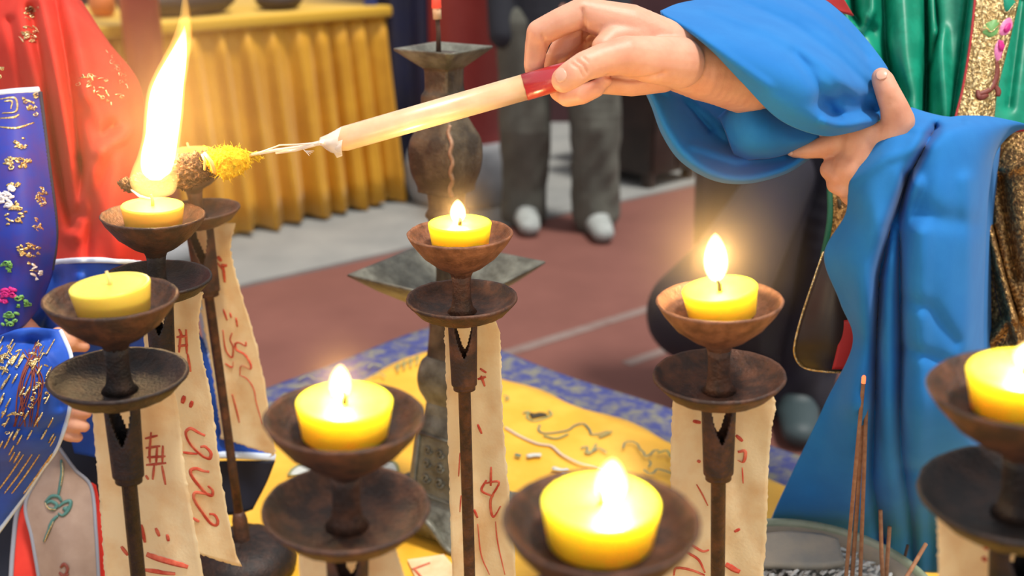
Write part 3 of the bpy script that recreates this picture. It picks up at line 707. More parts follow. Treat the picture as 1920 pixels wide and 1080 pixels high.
for i in range(650):
    a = rng.random()*6.28; r = .096*math.sqrt(rng.random()); p = np.array([pc0[0]+r*math.cos(a), pc0[1]+r*math.sin(a), TZ+.088+rng.random()*.005])
    dr = np.array([math.cos(.5+rng.normal(0,.6)), math.sin(.5+rng.normal(0,.6)), rng.normal(0,.2)])*(.006+.010*rng.random())
    mb.add(*tube([p-dr/2, p+[0,0,.0015], p+dr/2], [.0012,.0020,.0010], 5))
fl_ = tag(mb.build('ash_flakes', 'ashpiece'), 'curled ash flakes scattered over the ash bed', 'ash'); fl_['kind'] = 'stuff'
sh = [[(1400,1008,.972),(1470,1000,.985),(1535,1004,.985),(1572,1014,.975)],[(1398,1034,.962),(1470,1030,.968),(1535,1034,.967),(1578,1038,.960)],[(1400,1062,.948),(1470,1062,.948),(1535,1064,.947),(1584,1058,.948)]]
sho = sheet('clay_shard', sh, 'pot_in', None, 12, 16, solid=.006); tag(sho, 'curved grey brown clay shard leaning inside the incense pot', 'shard')
PYc = pc0[1]
def incense(bot, top, Y, wpx, label, ember=False, mat='incense', Y2=None):
    a = PY(bot[0],bot[1],Y); b = PY(top[0],top[1],Y2 or Y); r = wpx/2/F*proj(b)[2]
    a = a+(a-b)/np.linalg.norm(a-b)*.02
    rt = empty('incense_stick', a, label, 'incense', 'incense sticks in the celadon pot')
    v, f = tube([a, a*.5+b*.5+rng.normal(0,.0006,3), b], [r,r,r*.95], 8); obj('rod', v, f, mat, rt)
    if ember:
        dr = (b-a)/np.linalg.norm(b-a)
        v, f = tube([b-dr*.001, b+dr*.004, b+dr*.0055], [r*1.05,r*1.0,r*.5], 8); obj('ember_tip', v, f, 'ember', rt)
incense((1586,1085),(1619,716),PYc-.01,8,'left stick of the tall glowing incense bundle', True)
incense((1598,1085),(1623,714),PYc+.006,8,'middle stick of the tall glowing incense bundle', True)
incense((1613,1085),(1626,720),PYc+.0,8,'right stick of the tall glowing incense bundle', True, 'incense')
incense((1595,1085),(1619,692),PYc+.016,4,'thin ash tipped stick rising highest in the incense bundle', False, 'incense_dark')
incense((1656,1085),(1651,957),PYc+.0,8,'short incense stub just right of the tall bundle')
incense((1662,1085),(1668,988),PYc+.012,8,'shorter incense stub second right of the tall bundle')
incense((1694,1090),(1736,1020),PYc-.01,8,'incense stub leaning right near the pot rim', Y2=PYc+.02)
incense((1690,1070),(1702,1022),PYc+.05,6,'faint dark stub beside the leaning incense stub', False, 'incense_dark')

# ------------------------------------------------------------------ the torch
T1 = P(1150,116,.737); T0 = P(632,264,.745)
troot = empty('torch', T0, 'cream wrapped torch stick with red end, yellow cotton and burning head', 'torch')
ax = (T0-T1)/np.linalg.norm(T0-T1); rs = 23.5/F*.74
v, f = tube([T0-ax*.0, T0-ax*.002, T0-ax*.006, P(985,163,.739)], [rs*.72,rs*.9,rs*1.0,rs*1.04], 28); v += rng.normal(0,.00012,v.shape); obj('cream_stick', v, f, 'stick', troot)
v, f = tube([P(986,163,.739), P(983,164,.739), P(1060,141.5,.738), T1], [rs*1.0,rs*1.07,rs*1.06,rs*1.04], 28); obj('red_end', v, f, 'stickred', troot)
# clear film ruffle at the stick's end
ff_ = [[(640,238,.73),(634,262,.728),(640,288,.733)],[(618,250,.732),(612,268,.73),(622,286,.735)],[(600,258,.738),(598,268,.737),(608,277,.74)]]
sheet('film_wrapper', ff_, 'film', troot, 12, 14, solid=.0003)
ff_ = [[(642,262,.728),(640,276,.728),(642,292,.735)],[(622,270,.735),(622,280,.733),(632,296,.74)]]
sheet('film_wrapper', ff_, 'film', troot, 10, 10, solid=.0003)
v, f = tube([P(632,264,.745), P(600,268,.75), P(560,276,.76), P(520,281,.775), P(470,290,.79)], [.0022,.0018,.0013,.0012,.0014], 8); obj('glass_rod', v, f, 'film', troot)
v, f = tube([P(600,268,.75),P(555,271,.757),P(525,272,.765),P(490,285,.78),P(468,292,.788)], [.0009,.0007,.0006,.0008,.001], 6); obj('film_strand', v, f, 'film', troot)
v, f = tube([P(590,271,.752),P(555,281,.762),P(518,287,.774)], [.0016,.0013,.001], 6); obj('film_strand', v, f, 'film', troot)
for k in range(4):
    v, f = tube([P(566,277,.76),P(572,283,.757),P(580+3*k,292-3*k,.755)], [.0005,.0004,.0002], 5); obj('loose_thread', v, f, 'film', troot)
# cotton tuft
vv, nn, cf = organic([pc((468,294,.79,5),(452,300,.79,20),(432,305,.792,27),(408,304,.795,24),(392,305,.80,20)), pc((445,320,.788,8),(425,318,.79,18)), pc((440,286,.79,10),(425,285,.79,12))], .0013, 5)
vv += nn*(rng.normal(0,.0007,len(vv)))[:,None]
cot = obj('yellow_cotton', vv, cf, 'cotton', troot)
mb = MB()
for k in range(150):
    i = rng.integers(len(vv)); p = vv[i]; d_ = nn[i]*.6+rng.normal(0,.5,3); d_ /= np.linalg.norm(d_)
    mb.add(*tube([p-nn[i]*.001, p+d_*.0025, p+d_*.0045+rng.normal(0,.001,3)], [.00028,.0002,.0001], 4))
for k in range(14):
    a = 470-rng.random()*10; p = P(a,292+rng.normal(0,4),.79); mb.add(*tube([p, P(482+rng.normal(0,4),293+rng.normal(0,5),.788), P(488+rng.normal(0,5),296+rng.normal(0,7),.787)], [.0008,.0006,.0002], 4))
fz = mb.build('cotton_fuzz', 'cotton', cot); fz['kind'] = 'stuff'
# burnt wrapped head
vv, nn, cf = organic([pc((400,306,.797,20),(375,312,.798,27),(345,320,.80,30),(315,328,.80,27),(280,338,.80,20),(250,345,.80,13),(232,344,.80,9)), pc((356,322,.80,24),(352,338,.80,16)), pc((250,350,.80,12),(240,352,.80,8))], .0013, 3)
vv += nn*(rng.normal(0,.0011,len(vv)))[:,None]
hd_ = obj('charred_head', vv, cf, 'char', troot)
for (a,b,wd) in (((384,288),(402,322),.0016),((379,290),(384,318),.001)):
    v, f = tube([P(a[0],a[1],.785),P((a[0]+b[0])/2+3,(a[1]+b[1])/2-2,.775),P(b[0],b[1],.785)], wd, 6); obj('white_tie', v, f, 'wick', troot)
v, f = tube([P(246,356,.79),P(262,368,.785),P(285,374,.785)], [.0006,.0012,.0006], 6); obj('film_strand', v, f, 'film', troot)
def flame_loft(rows, name, mat, parent, d=.785, flat=.8):
    q = cr(rows, 60); path = [P(a,b,d) for a,b,_ in q]; v, f = tube(path, [max(hw,.3)/F*d for *_,hw in q], 28, flat=flat, flatdir=FWD); return obj(name, v, f, M[mat], parent)
fo = flame_loft([(283,376,8),(284,362,34),(287,345,44),(290,325,42),(295,300,37),(302,262,35),(307,215,36),(311,178,35),(318,150,31),(328,120,26),(338,88,20),(344,58,15),(346,30,10),(346,2,6),(345,-22,1)], 'flame', 'torch_flame', troot)
flame_loft([(292,338,10),(292,322,26),(296,295,31),(303,258,30),(308,212,31),(312,180,30),(319,152,26),(329,122,20),(338,92,13),(344,66,6),(346,48,1)], 'flame_core', 'torch_core', fo)
flame_loft([(340,120,5),(344,90,17),(349,60,13),(350,25,9),(347,-10,5),(345,-40,1)], 'flame_tip', 'torch_tip', fo)
for (a,b,e) in ((296,300,.32),(308,215,.42),(325,130,.24)):
    pl = bpy.data.lights.new('torch_light','POINT'); po = bpy.data.objects.new('torch_light', pl); COL.objects.link(po)
    po.location = P(a,b,.785); pl.energy = e; pl.color = (1.0,.62,.25); pl.shadow_soft_size = .02

# ------------------------------------------------------------------ priest on the right: body, hands, robes
pr_pos = (.86,1.04)
R1 = empty('person', (*pr_pos,0), 'person in blue sleeves and green vest holding a torch in the right hand', 'person')
handR = [
 pc((1480,135,.82,66),(1400,150,.785,64),(1318,130,.757,56),(1268,112,.748,52)),
 pc((1480,140,.85,60),(1400,150,.81,60),(1318,135,.78,54),(1268,120,.770,50)),
 pc((1275,92,.745,44),(1180,50,.737,42),(1092,24,.730,29)),                                   # index metacarpal
 pc((1275,100,.765,44),(1180,55,.758,42),(1096,28,.752,28)),
 pc((1280,115,.782,40),(1190,75,.777,38),(1104,48,.774,26)),
 pc((1285,130,.792,38),(1200,105,.79,36),(1124,80,.79,25)),
 pc((1240,132,.765,42),(1185,148,.762,33),(1135,152,.760,25)),                                # little-finger side of the palm
 pc((1275,118,.732,48),(1220,112,.718,44),(1172,104,.708,37),(1130,112,.702,31),(1096,124,.697,28),(1072,140,.695,27),(1057,150,.696,24.5)),   # thumb
 pc((1200,70,.735,34),(1150,72,.728,26),(1130,88,.722,22)),                                   # web
 pc((1092,24,.730,29),(1050,42,.731,27),(1012,62,.734,26),(1005,90,.739,22),(1001,120,.744,20),(1004,142,.750,18),(1012,158,.756,16)),        # index
 pc((1096,28,.752,28),(1082,52,.752,26),(1064,78,.752,23),(1046,100,.756,21),(1036,122,.764,19),(1034,148,.768,17)),                       # middle
 pc((1104,48,.774,26),(1075,95,.782,24),(1048,142,.780,22),(1050,170,.765,21),(1064,181,.744,20),(1092,177,.733,19),(1118,166,.730,17)),      # ring
 pc((1124,80,.79,25),(1095,130,.79,21),(1098,160,.778,19),(1112,168,.755,18),(1128,155,.735,15),(1136,150,.728,14)),                          # little
]
handL = [
 pc((1720,335,.875,48),(1665,330,.835,50),(1622,300,.800,50),(1618,270,.797,42)),
 pc((1640,360,.82,50),(1612,350,.806,42),(1598,318,.80,40)),
 pc((1650,300,.80,42),(1672,262,.786,36),(1684,228,.778,31),(1676,200,.772,26),(1664,172,.769,23),(1656,152,.770,21),(1652,144,.772,18)),      # thumb
 pc((1650,262,.790,30),(1632,252,.790,26)),
 pc((1612,268,.800,32),(1575,268,.806,24),(1545,276,.812,21),(1515,282,.816,16),(1490,286,.82,10.5),(1484,287,.82,8)),                   # index
 pc((1610,290,.812,30),(1570,280,.825,22),(1530,272,.832,18),(1500,266,.838,13)),
 pc((1606,310,.815,30),(1575,312,.812,25),(1558,318,.808,21),(1572,332,.80,18)),              # curled ring finger
 pc((1606,335,.815,30),(1580,338,.812,23),(1568,345,.806,19),(1582,356,.80,16)),
]
vR, nR, fR = organic(handR, .0013, 7)
for poly, wd, dep in (([(1072,118),(1086,128),(1094,142)],2.2,.0014), ([(1080,112),(1094,122),(1101,136)],2.2,.0014), ([(1093,107),(1103,116)],2,.001), ([(1092,18),(1095,45),(1097,85)],4,.0022), ([(1140,143),(1180,150),(1215,147),(1245,138)],4,.0016), ([(1016,66),(1024,80),(1028,96)],3,.0012), ([(1030,140),(1036,160),(1050,172)],2,.0004)):
    crease(vR, nR, poly, wd, dep)
vL, nL, fL = organic(handL, .0015, 7)
for poly, wd, dep in (([(1660,190),(1675,186)],2,.0005), ([(1664,197),(1678,192)],2,.0005)): crease(vL, nL, poly, wd, dep)
ch, bl, q_ = body_mesh(pr_pos, (-1,0), 1.70, {1:pc((1900,60,1.40,46),(1700,130,1.22,38),(1560,150,.95,42),(1480,138,.83,50)), -1:pc((2080,300,1.14,56),(1900,320,1.06,50),(1800,335,.95,46),(1720,335,.875,44))})
vB, nB, fB = organic(ch, .007, 4, bl)
mb = MB(); mb.add(vB,fB); mb.add(vR,fR); mb.add(vL,fL); mb.build('body', 'skin', R1)
def nail(c, r, nrm, along_, w_, l_, parent, name='thumb_nail'):
    nrm = np.array(nrm,float); nrm /= np.linalg.norm(nrm); al = np.array(along_,float); al -= nrm*(al@nrm); al /= np.linalg.norm(al); si = np.cross(nrm,al)
    vv = []
    for i in np.linspace(-1,1,9):
        for j in np.linspace(-1,1,9):
            x_, y_ = i*math.sqrt(1-j*j/2), j*math.sqrt(1-i*i/2)
            dv = nrm+al*(y_*l_)+si*(x_*w_); dv /= np.linalg.norm(dv); vv.append(c+dv*r)
    return obj(name, vv, grid_faces(9,9), 'nail', parent, solid=.0004)
nail(P(1062,147,.696), 26.5/F*.696, -FWD*.86-RIGHT*.50+UP*.10, -RIGHT+UP*-.40, .62, .52, R1)
nail(P(1655,151,.770), 21.3/F*.770, -FWD*.80-RIGHT*.38+UP*.42, UP-RIGHT*.1, .58, .62, R1)
nail(P(1487,287,.82), 10.5/F*.82, -FWD*.5-RIGHT*.6-UP*.1, -RIGHT-FWD*-.3, .5, .7, R1, 'finger_nail')
hv, hf = sphere(q_(0,-.012,.955), .058*1.7, 20, 14, (1,1,1.0)); obj('hair', hv, hf, 'hair', R1)
for k in (-1,1):
    hv, hf = sphere(q_(.022*k,.048,.938), .011, 10, 8); obj('eye', hv, hf, 'whitethread', R1)

# right sleeve: upper cloth
U = [[(1238,23,.752),(1239,24,.748),(1240,25,.745),(1241,26,.743),(1242,28,.742)],
 [(1268,10,.790),(1272,22,.765),(1278,38,.742),(1284,50,.732),(1290,57,.735)],
 [(1310,1,.810),(1315,22,.770),(1325,55,.730),(1332,82,.715),(1338,95,.722)],
 [(1380,-12,.83),(1388,30,.775),(1400,90,.715),(1400,130,.705),(1392,152,.718)],
 [(1460,-22,.85),(1468,35,.785),(1478,120,.710),(1474,185,.705),(1462,222,.728)],
 [(1530,-6,.85),(1538,50,.790),(1552,140,.722),(1552,215,.720),(1538,252,.745)],
 [(1572,22,.845),(1585,70,.80),(1602,150,.752),(1606,215,.748),(1592,247,.768)],
 [(1615,66,.83),(1622,105,.805),(1634,160,.775),(1638,205,.772),(1630,235,.783)],
 [(1658,122,.815),(1656,145,.80),(1652,180,.785),(1650,205,.782),(1645,226,.788)],
 [(1668,150,.83),(1664,165,.815),(1660,185,.80),(1657,205,.797),(1652,222,.80)]]
U = [list(r) for r in zip(*U)]
sheet('right_sleeve', U, 'blue', R1, 70, 120, key='U', folds=[
 ([(1545,195),(1580,185),(1615,190)],20,.022), ([(1560,215),(1600,212),(1635,205)],14,.016), ([(1545,228),(1590,238),(1640,226)],8,-.008),
 ([(1330,20),(1440,60),(1540,120),(1605,180)],10,-.006), ([(1400,10),(1490,50),(1570,110),(1630,165)],9,.008), ([(1440,0),(1530,40),(1600,95),(1650,140)],9,-.005), ([(1490,100),(1545,180),(1570,225)],13,.008), ([(1480,-10),(1560,45),(1625,110)],7,.006),
 ([(1300,60),(1370,110),(1440,160)],9,-.003)], solid=.0022)
# far wall and lower lip of the same sleeve
Fw = [[(1210,168,.828),(1224,200,.822),(1244,253,.815),(1279,302,.812),(1338,336,.812),(1402,342,.82),(1472,324,.83),(1524,292,.84)],
 [(1217,166,.805),(1231,196,.795),(1253,246,.788),(1289,293,.787),(1342,326,.792),(1402,334,.80),(1470,317,.812),(1522,286,.825)],
 [(1236,160,.812),(1254,190,.808),(1277,235,.806),(1312,277,.808),(1360,305,.812),(1410,312,.818),(1472,301,.825),(1524,276,.832)],
 [(1270,140,.850),(1288,170,.848),(1312,206,.845),(1344,240,.845),(1386,266,.848),(1425,275,.85),(1478,275,.85),(1528,262,.848)],
 [(1330,90,.90),(1346,120,.895),(1366,152,.89),(1390,180,.888),(1420,205,.886),(1450,222,.883),(1490,240,.875),(1534,246,.862)],
 [(1400,60,.91),(1410,80,.905),(1424,110,.90),(1440,140,.898),(1460,165,.895),(1485,190,.89),(1510,215,.882),(1540,235,.868)]]
sheet('right_sleeve_opening', Fw, 'blue', R1, 50, 80, key='F', folds=[([(1235,160),(1290,190),(1340,230),(1365,255)],9,-.012), ([(1255,165),(1300,205),(1330,245)],8,.010), ([(1300,275),(1380,300),(1470,290)],9,-.008)], solid=.0022)
Cf = [[(1346,222,.835),(1370,202,.822),(1397,193,.812),(1430,195,.812),(1458,208,.818),(1484,222,.826),(1530,240,.835)],
 [(1352,226,.812),(1374,209,.797),(1399,199,.787),(1430,201,.787),(1458,214,.793),(1486,228,.803),(1532,244,.818)],
 [(1362,248,.800),(1384,242,.785),(1408,238,.776),(1436,240,.776),(1462,247,.784),(1490,256,.796),(1534,254,.814)],
 [(1372,276,.806),(1394,276,.792),(1416,275,.784),(1442,274,.785),(1466,272,.792),(1494,270,.802),(1534,262,.818)],
 [(1380,296,.832),(1400,298,.820),(1420,297,.815),(1446,295,.815),(1470,289,.818),(1498,280,.825),(1534,268,.835)]]
sheet('sleeve_inner_fold', Cf, 'blue', R1, 40, 50, key='C', solid=.002)
cu = [[(1368,128,.80),(1384,158,.795),(1388,200,.80)],[(1392,122,.80),(1410,160,.795),(1412,205,.80)],[(1430,120,.81),(1445,160,.805),(1448,205,.81)]]
sheet('inner_tan_cuff', cu, 'tan', R1, 12, 16, solid=.002)
# left sleeve falling from the wrist
Ls = [[(1708,203,.815),(1742,214,.815),(1778,221,.815),(1805,219,.82),(1852,220,.84),(1900,228,.87),(1960,240,.90)],
 [(1650,233,.80),(1698,240,.775),(1742,248,.772),(1790,246,.775),(1842,250,.80),(1880,246,.85),(1905,244,.90)],
 [(1618,276,.793),(1665,300,.765),(1712,318,.772),(1768,326,.765),(1825,325,.785),(1855,298,.83),(1866,285,.88)],
 [(1594,345,.793),(1640,372,.768),(1690,392,.782),(1750,404,.765),(1812,408,.782),(1845,372,.825),(1853,350,.88)],
 [(1587,402,.805),(1630,425,.775),(1682,440,.79),(1745,450,.768),(1806,455,.785),(1842,430,.83),(1848,412,.88)],
 [(1547,478,.83),(1602,490,.79),(1668,500,.80),(1738,505,.775),(1802,512,.79),(1838,495,.84),(1845,480,.89)],
 [(1577,566,.845),(1622,580,.81),(1672,590,.815),(1735,595,.79),(1798,600,.80),(1834,590,.85),(1842,580,.90)],
 [(1601,645,.865),(1632,660,.83),(1676,670,.83),(1734,675,.805),(1795,680,.815),(1832,680,.86),(1845,676,.91)],
 [(1545,762,.89),(1608,770,.855),(1670,775,.85),(1736,780,.825),(1798,785,.835),(1840,785,.88),(1870,785,.92)],
 [(1494,868,.955),(1570,880,.93),(1652,885,.92),(1736,890,.905),(1806,890,.91),(1850,890,.93),(1890,890,.95)],
 [(1446,975,1.035),(1540,982,1.03),(1644,985,1.025),(1736,990,1.015),(1812,995,1.01),(1860,1000,1.01),(1900,1000,1.02)],
 [(1420,1062,1.08),(1530,1068,1.08),(1640,1070,1.08),(1736,1072,1.075),(1816,1075,1.07),(1870,1075,1.06),(1910,1075,1.06)]]
sheet('left_sleeve', Ls, 'blue', R1, 140, 110, key='L', folds=[
 ([(1752,240),(1706,325),(1668,430),(1648,520),(1643,640),(1640,780),(1634,900),(1652,1010)],11,.030), ([(1730,262),(1690,330),(1655,420),(1628,500),(1612,600),(1600,760)],20,-.010),
 ([(1700,330),(1686,430),(1688,560),(1690,660),(1688,760),(1690,850),(1705,960),(1712,1060)],9,.020), ([(1716,345),(1672,450),(1666,560),(1668,700),(1664,850),(1680,980)],14,-.010),
 ([(1722,440),(1720,560),(1722,700),(1718,850),(1732,970)],22,-.010), ([(1745,258),(1765,240),(1800,230)],9,.010), ([(1700,385),(1760,410),(1820,420)],22,.005),
 ([(1695,560),(1745,580),(1790,640)],14,.005), ([(1690,650),(1735,665),(1775,680)],12,.006), ([(1700,885),(1750,878),(1800,860)],14,.007), ([(1740,960),(1748,1020),(1745,1080)],12,.012),
 ([(1570,700),(1550,800),(1530,900)],22,.006), ([(1610,760),(1600,860),(1590,960)],20,-.006), ([(1600,340),(1660,296),(1740,272)],12,-.004), ([(1640,250),(1690,250),(1740,255)],8,.003), ([(1810,340),(1820,500),(1815,650)],16,-.006)], ripple=.0007, solid=.0022)
# shaded inside of the left sleeve behind its right edge
sheet('left_sleeve_back', [[(1855,290,.90),(1875,262,.93)],[(1838,420,.90),(1862,430,.95)],[(1832,560,.91),(1864,560,.97)],[(1830,700,.92),(1870,700,.98)],[(1850,900,.95),(1900,900,1.0)]], 'blue', R1, 30, 10)
# green vest
Gv = []
for y, dd in ((-300,1.06),(-180,1.04),(-60,1.02),(40,1.0),(140,.985),(238,.975)):
    Gv.append([(1536,y,1.10+dd-1),(1570,y,1.02+dd-1),(1620,y,.985+dd-1),(1700,y,.975+dd-1),(1780,y,.96+dd-1),(1880,y,.95+dd-1),(2000,y,.98+dd-1)])
sheet('green_vest', Gv, 'green', R1, 90, 170, key='V', folds=[
 ([(1655,-40),(1660,60),(1668,160),(1700,230)],9,.020), ([(1735,-40),(1738,80),(1732,230)],7,.035), ([(1752,-40),(1760,60),(1742,140),(1740,230)],5,.018), ([(1690,-40),(1698,100),(1712,210)],22,-.016),
 ([(1598,-40),(1602,30),(1612,45)],10,.030), ([(1570,-40),(1590,40),(1615,55),(1635,20),(1635,-40)],8,-.016), ([(1640,60),(1665,120),(1690,180)],14,.010), ([(1762,60),(1768,150),(1775,230)],12,-.010), ([(1818,-20),(1800,120),(1780,240)],6,.008), ([(1915,0),(1900,120),(1890,200)],10,.010)], solid=.002)
gt = [[(1832,-290,.975),(1870,-290,.97),(1916,-290,.974)],[(1830,-160,.955),(1870,-160,.95),(1916,-160,.954)],[(1828,-40,.938),(1868,-40,.932),(1914,-40,.936)],[(1829,0,.936),(1868,0,.93),(1909,0,.934)],[(1820,83,.93),(1856,83,.924),(1890,83,.928)],[(1806,167,.925),(1838,167,.918),(1869,167,.922)],[(1791,228,.918),(1825,228,.912),(1861,226,.918)],[(1780,290,.915),(1812,290,.91),(1845,290,.915)]]
gto = sheet('gold_trim', gt, 'gold', R1, 60, 26, key='GT', solid=.003)
strokes('dark_piping', 'GT', [[(1828,-35),(1828,0),(1819,83),(1805,167),(1790,228),(1779,290)]], 5, 'redlin', R1, taper=False)
q8 = lambda *p: zc(3.6,1500,0,p)
def patch(name, key, pts, mat, parent, lift=.0022):
    """a flat embroidered patch: outline in picture points laid on a surface"""
    q = cr(list(pts)+[pts[0]], 40)[:-1]; cx, cy = q.mean(0)
    ring = [P(a,b,depth_on(key,a,b)-lift*.4) for a,b in q]; inn = [P(cx+(a-cx)*.8,cy+(b-cy)*.8,depth_on(key,a,b)-lift) for a,b in q]
    n = len(ring); ff = [(i,(i+1)%n,n+(i+1)%n,n+i) for i in range(n)]+[(n+i,n+(i+1)%n,2*n) for i in range(n)]
    return obj(name, ring+inn+[P(cx,cy,depth_on(key,cx,cy)-lift)], ff, mat, parent)
patch('embroidered_leaf', 'GT', q8((1230,170),(1290,130),(1345,125),(1350,180),(1330,240),(1270,255),(1225,220)), 'leaf', gto)
patch('embroidered_petal', 'GT', q8((1345,180),(1375,130),(1425,105),(1442,150),(1430,200),(1390,245),(1345,240)), 'pink', gto)
patch('petal_centre', 'GT', q8((1370,200),(1395,160),(1425,155),(1420,200),(1385,225)), 'magenta', gto, .0035)
patch('embroidered_petal', 'GT', q8((1335,260),(1385,265),(1400,310),(1370,380),(1330,425),(1308,370),(1312,310)), 'pink', gto)
patch('petal_centre', 'GT', q8((1340,265),(1370,280),(1385,330),(1350,350),(1338,310)), 'magenta', gto, .0035)
strokes('branch', 'GT', [q8((1325,410),(1330,480),(1310,560),(1270,610),(1190,640)), q8((1300,570),(1335,610),(1335,650)), q8((1200,610),(1215,660),(1270,640))], 12, 'brownthread', gto, lift=.002)
strokes('gold_outline', 'GT', [q8((1225,200),(1260,190),(1290,215),(1340,175)), q8((1360,20),(1375,70),(1400,85),(1430,50),(1455,20)), q8((1300,560),(1280,590),(1300,620)), q8((1360,420),(1375,350),(1400,280))], 3, 'thread', gto, lift=.003)
patch('embroidered_leaf', 'GT', q8((1365,-20),(1420,-30),(1465,10),(1440,60),(1400,85),(1375,60)), 'green', gto)
sheet('red_collar', [[(1500,-25,.86),(1560,-25,.87),(1600,30,.90)],[(1490,-2,.85),(1540,0,.856),(1575,22,.875)]], 'redlin', R1, 12, 20)
# gold front panel at the lower right
gp = [[(1868,248,.945),(1920,246,.93),(2010,246,.92)],[(1852,300,.945),(1910,300,.925),(2010,300,.91)],[(1848,400,.95),(1905,400,.925),(2010,400,.91)],[(1852,500,.955),(1910,500,.93),(2010,500,.915)],[(1850,600,.965),(1910,600,.94),(2010,600,.925)],[(1840,720,.98),(1905,720,.955),(2010,720,.94)],[(1850,900,1.0),(1920,900,.975),(2010,900,.96)]]
sheet('gold_front_panel', gp, 'gold_dark', R1, 90, 40, key='GP', folds=[([(1845,390),(1870,480),(1895,580),(1910,640)],7,-.012), ([(1856,400),(1885,520),(1910,600)],4,.012), ([(1850,330),(1890,318),(1930,305)],7,-.008), ([(1875,330),(1890,420),(1905,520)],10,.010), ([(1850,650),(1890,600),(1920,590)],8,-.010)], solid=.003)
strokes('red_lining', 'GP', [[(1866,252),(1890,246),(1930,240),(1990,238)]], 14, 'redlin', R1, taper=False)
strokes('dark_piping', 'GP', [[(1852,395),(1872,460),(1890,540),(1908,620),(1920,650)],[(1845,420),(1862,520),(1880,600),(1885,625),(1862,650)]], 4, 'navydark', R1, taper=False)
# gold edge, green edging and dark flap below the left hand
ge = [[(1556,330,.93),(1575,330,.925),(1602,330,.92)],[(1558,420,.925),(1573,420,.92),(1592,420,.915)],[(1540,500,.93),(1556,500,.925),(1580,500,.92)],[(1512,590,.94),(1528,590,.935),(1550,590,.93)],[(1496,660,.945),(1508,660,.94),(1525,660,.94)]]
sheet('gold_hem', ge, 'gold_dark', R1, 50, 12, key='GE')
strokes('green_edging', 'GE', [[(1556,345),(1556,410),(1546,470),(1536,520)]], 12, 'greenedge', R1, taper=False)
patch('embroidered_mark', 'GE', [(1570,372),(1577,378),(1576,392),(1571,388)], 'blackthread', R1)
fl0 = [[(1546,470,.90),(1575,470,.89),(1610,470,.89)],[(1526,530,.90),(1565,530,.885),(1610,530,.885)],[(1506,590,.905),(1555,590,.885),(1612,590,.885)],[(1492,640,.91),(1550,640,.89),(1612,640,.89)],[(1492,668,.92),(1548,672,.90),(1610,672,.895)],[(1508,688,.93),(1548,696,.915),(1606,698,.91)]]
sheet('dark_flap', fl0, 'darkwood', R1, 50, 26, key='FL')
strokes('gold_piping', 'FL', [[(1544,472),(1524,530),(1504,590),(1491,640),(1491,668),(1507,689),(1548,697),(1590,698)]], 4, 'thread', R1, taper=False, lift=.002)
sheet('red_lining', [[(1578,600,.885),(1605,600,.88)],[(1570,650,.89),(1610,650,.885)],[(1560,692,.895),(1600,692,.89)]], 'redlin', R1, 14, 8)
v_, n_, f_ = organic([pc((1585,135,.905,42),(1625,140,1.04,36),(1715,140,1.22,48),(1900,60,1.40,62))], .006, 6); obj('right_upper_sleeve', v_, f_, 'blue', R1)
# robe skirt down to the floor
vv = []
for z, r in ((.04,.30),(.4,.27),(.8,.22),(1.12,.20),(1.30,.21),(1.38,.14)):
    for j in range(48):
        a = 2*math.pi*j/48; k = r*(1+.05*math.sin(a*9)*(1.2-z)); vv.append((pr_pos[0]+.03+k*.85*math.cos(a), pr_pos[1]+k*math.sin(a), z))
obj('robe', vv, grid_faces(6,48,True), 'green', R1, solid=.004)

# ------------------------------------------------------------------ priest on the left in the red robe
pl_pos = (-.92,1.30)
R2 = empty('person', (*pl_pos,0), 'person in gold embroidered red robe and blue sleeves at the left edge', 'person')
ch, bl, q_ = body_mesh(pl_pos, (.9,-.44), 1.70, {
  1:[tuple(x) for x in pc((-160,300,1.10,58),(-40,560,.98,50),(60,650,.93,36),(112,640,.925,26))],
 -1:[tuple(x) for x in pc((60,300,1.20,58),(60,600,1.06,48),(90,760,.98,34),(120,775,.965,26))]})
vB, nB, fB = organic(ch, .007, 4, bl)
hl = [pc((60,655,.93,34),(100,644,.925,28),(125,640,.922,24)), pc((112,632,.92,20),(138,628,.922,15),(156,622,.925,12),(166,622,.93,9)), pc((112,648,.92,18),(138,646,.925,14),(158,650,.93,11)),
      pc((90,760,.98,30),(118,768,.965,26)), pc((116,752,.962,18),(140,748,.96,14),(156,752,.962,11)), pc((118,770,.962,18),(144,770,.96,14),(162,774,.962,11)), pc((118,790,.963,17),(142,796,.962,14),(158,800,.964,11)), pc((112,806,.966,15),(132,816,.966,13),(146,820,.968,10)), pc((110,745,.958,15),(128,730,.955,12),(140,724,.957,10))]
vH, nH, fH = organic(hl, .0017, 5)
mb = MB(); mb.add(vB,fB); mb.add(vH,fH); mb.build('body', 'skin', R2)
hv, hf = sphere(q_(0,-.012,.955), .058*1.7, 20, 14); obj('hair', hv, hf, 'hair', R2)
for k in (-1,1):
    hv, hf = sphere(q_(.022*k,.048,.938), .011, 10, 8); obj('eye', hv, hf, 'whitethread', R2)
Rr = [[(-80,-45,1.02),(-10,-35,.97),(50,-25,.94),(105,-12,.95),(140,-2,.99),(152,2,1.06)],
 [(-80,60,1.0),(0,60,.94),(65,60,.91),(125,55,.915),(178,58,.95),(202,78,1.03)],
 [(-60,160,.99),(30,160,.94),(88,152,.90),(150,150,.89),(218,142,.92),(258,152,1.01)],
 [(-10,260,.98),(60,260,.94),(108,250,.905),(172,240,.88),(238,230,.90),(270,232,.98)],
 [(40,360,.97),(84,360,.94),(128,350,.91),(182,345,.88),(242,340,.89),(274,335,.96)],
 [(80,440,.96),(112,440,.93),(150,435,.905),(196,430,.885),(244,430,.89),(282,436,.95)],
 [(78,494,.95),(110,491,.93),(150,488,.90),(198,488,.89),(244,491,.90),(288,498,.95)]]
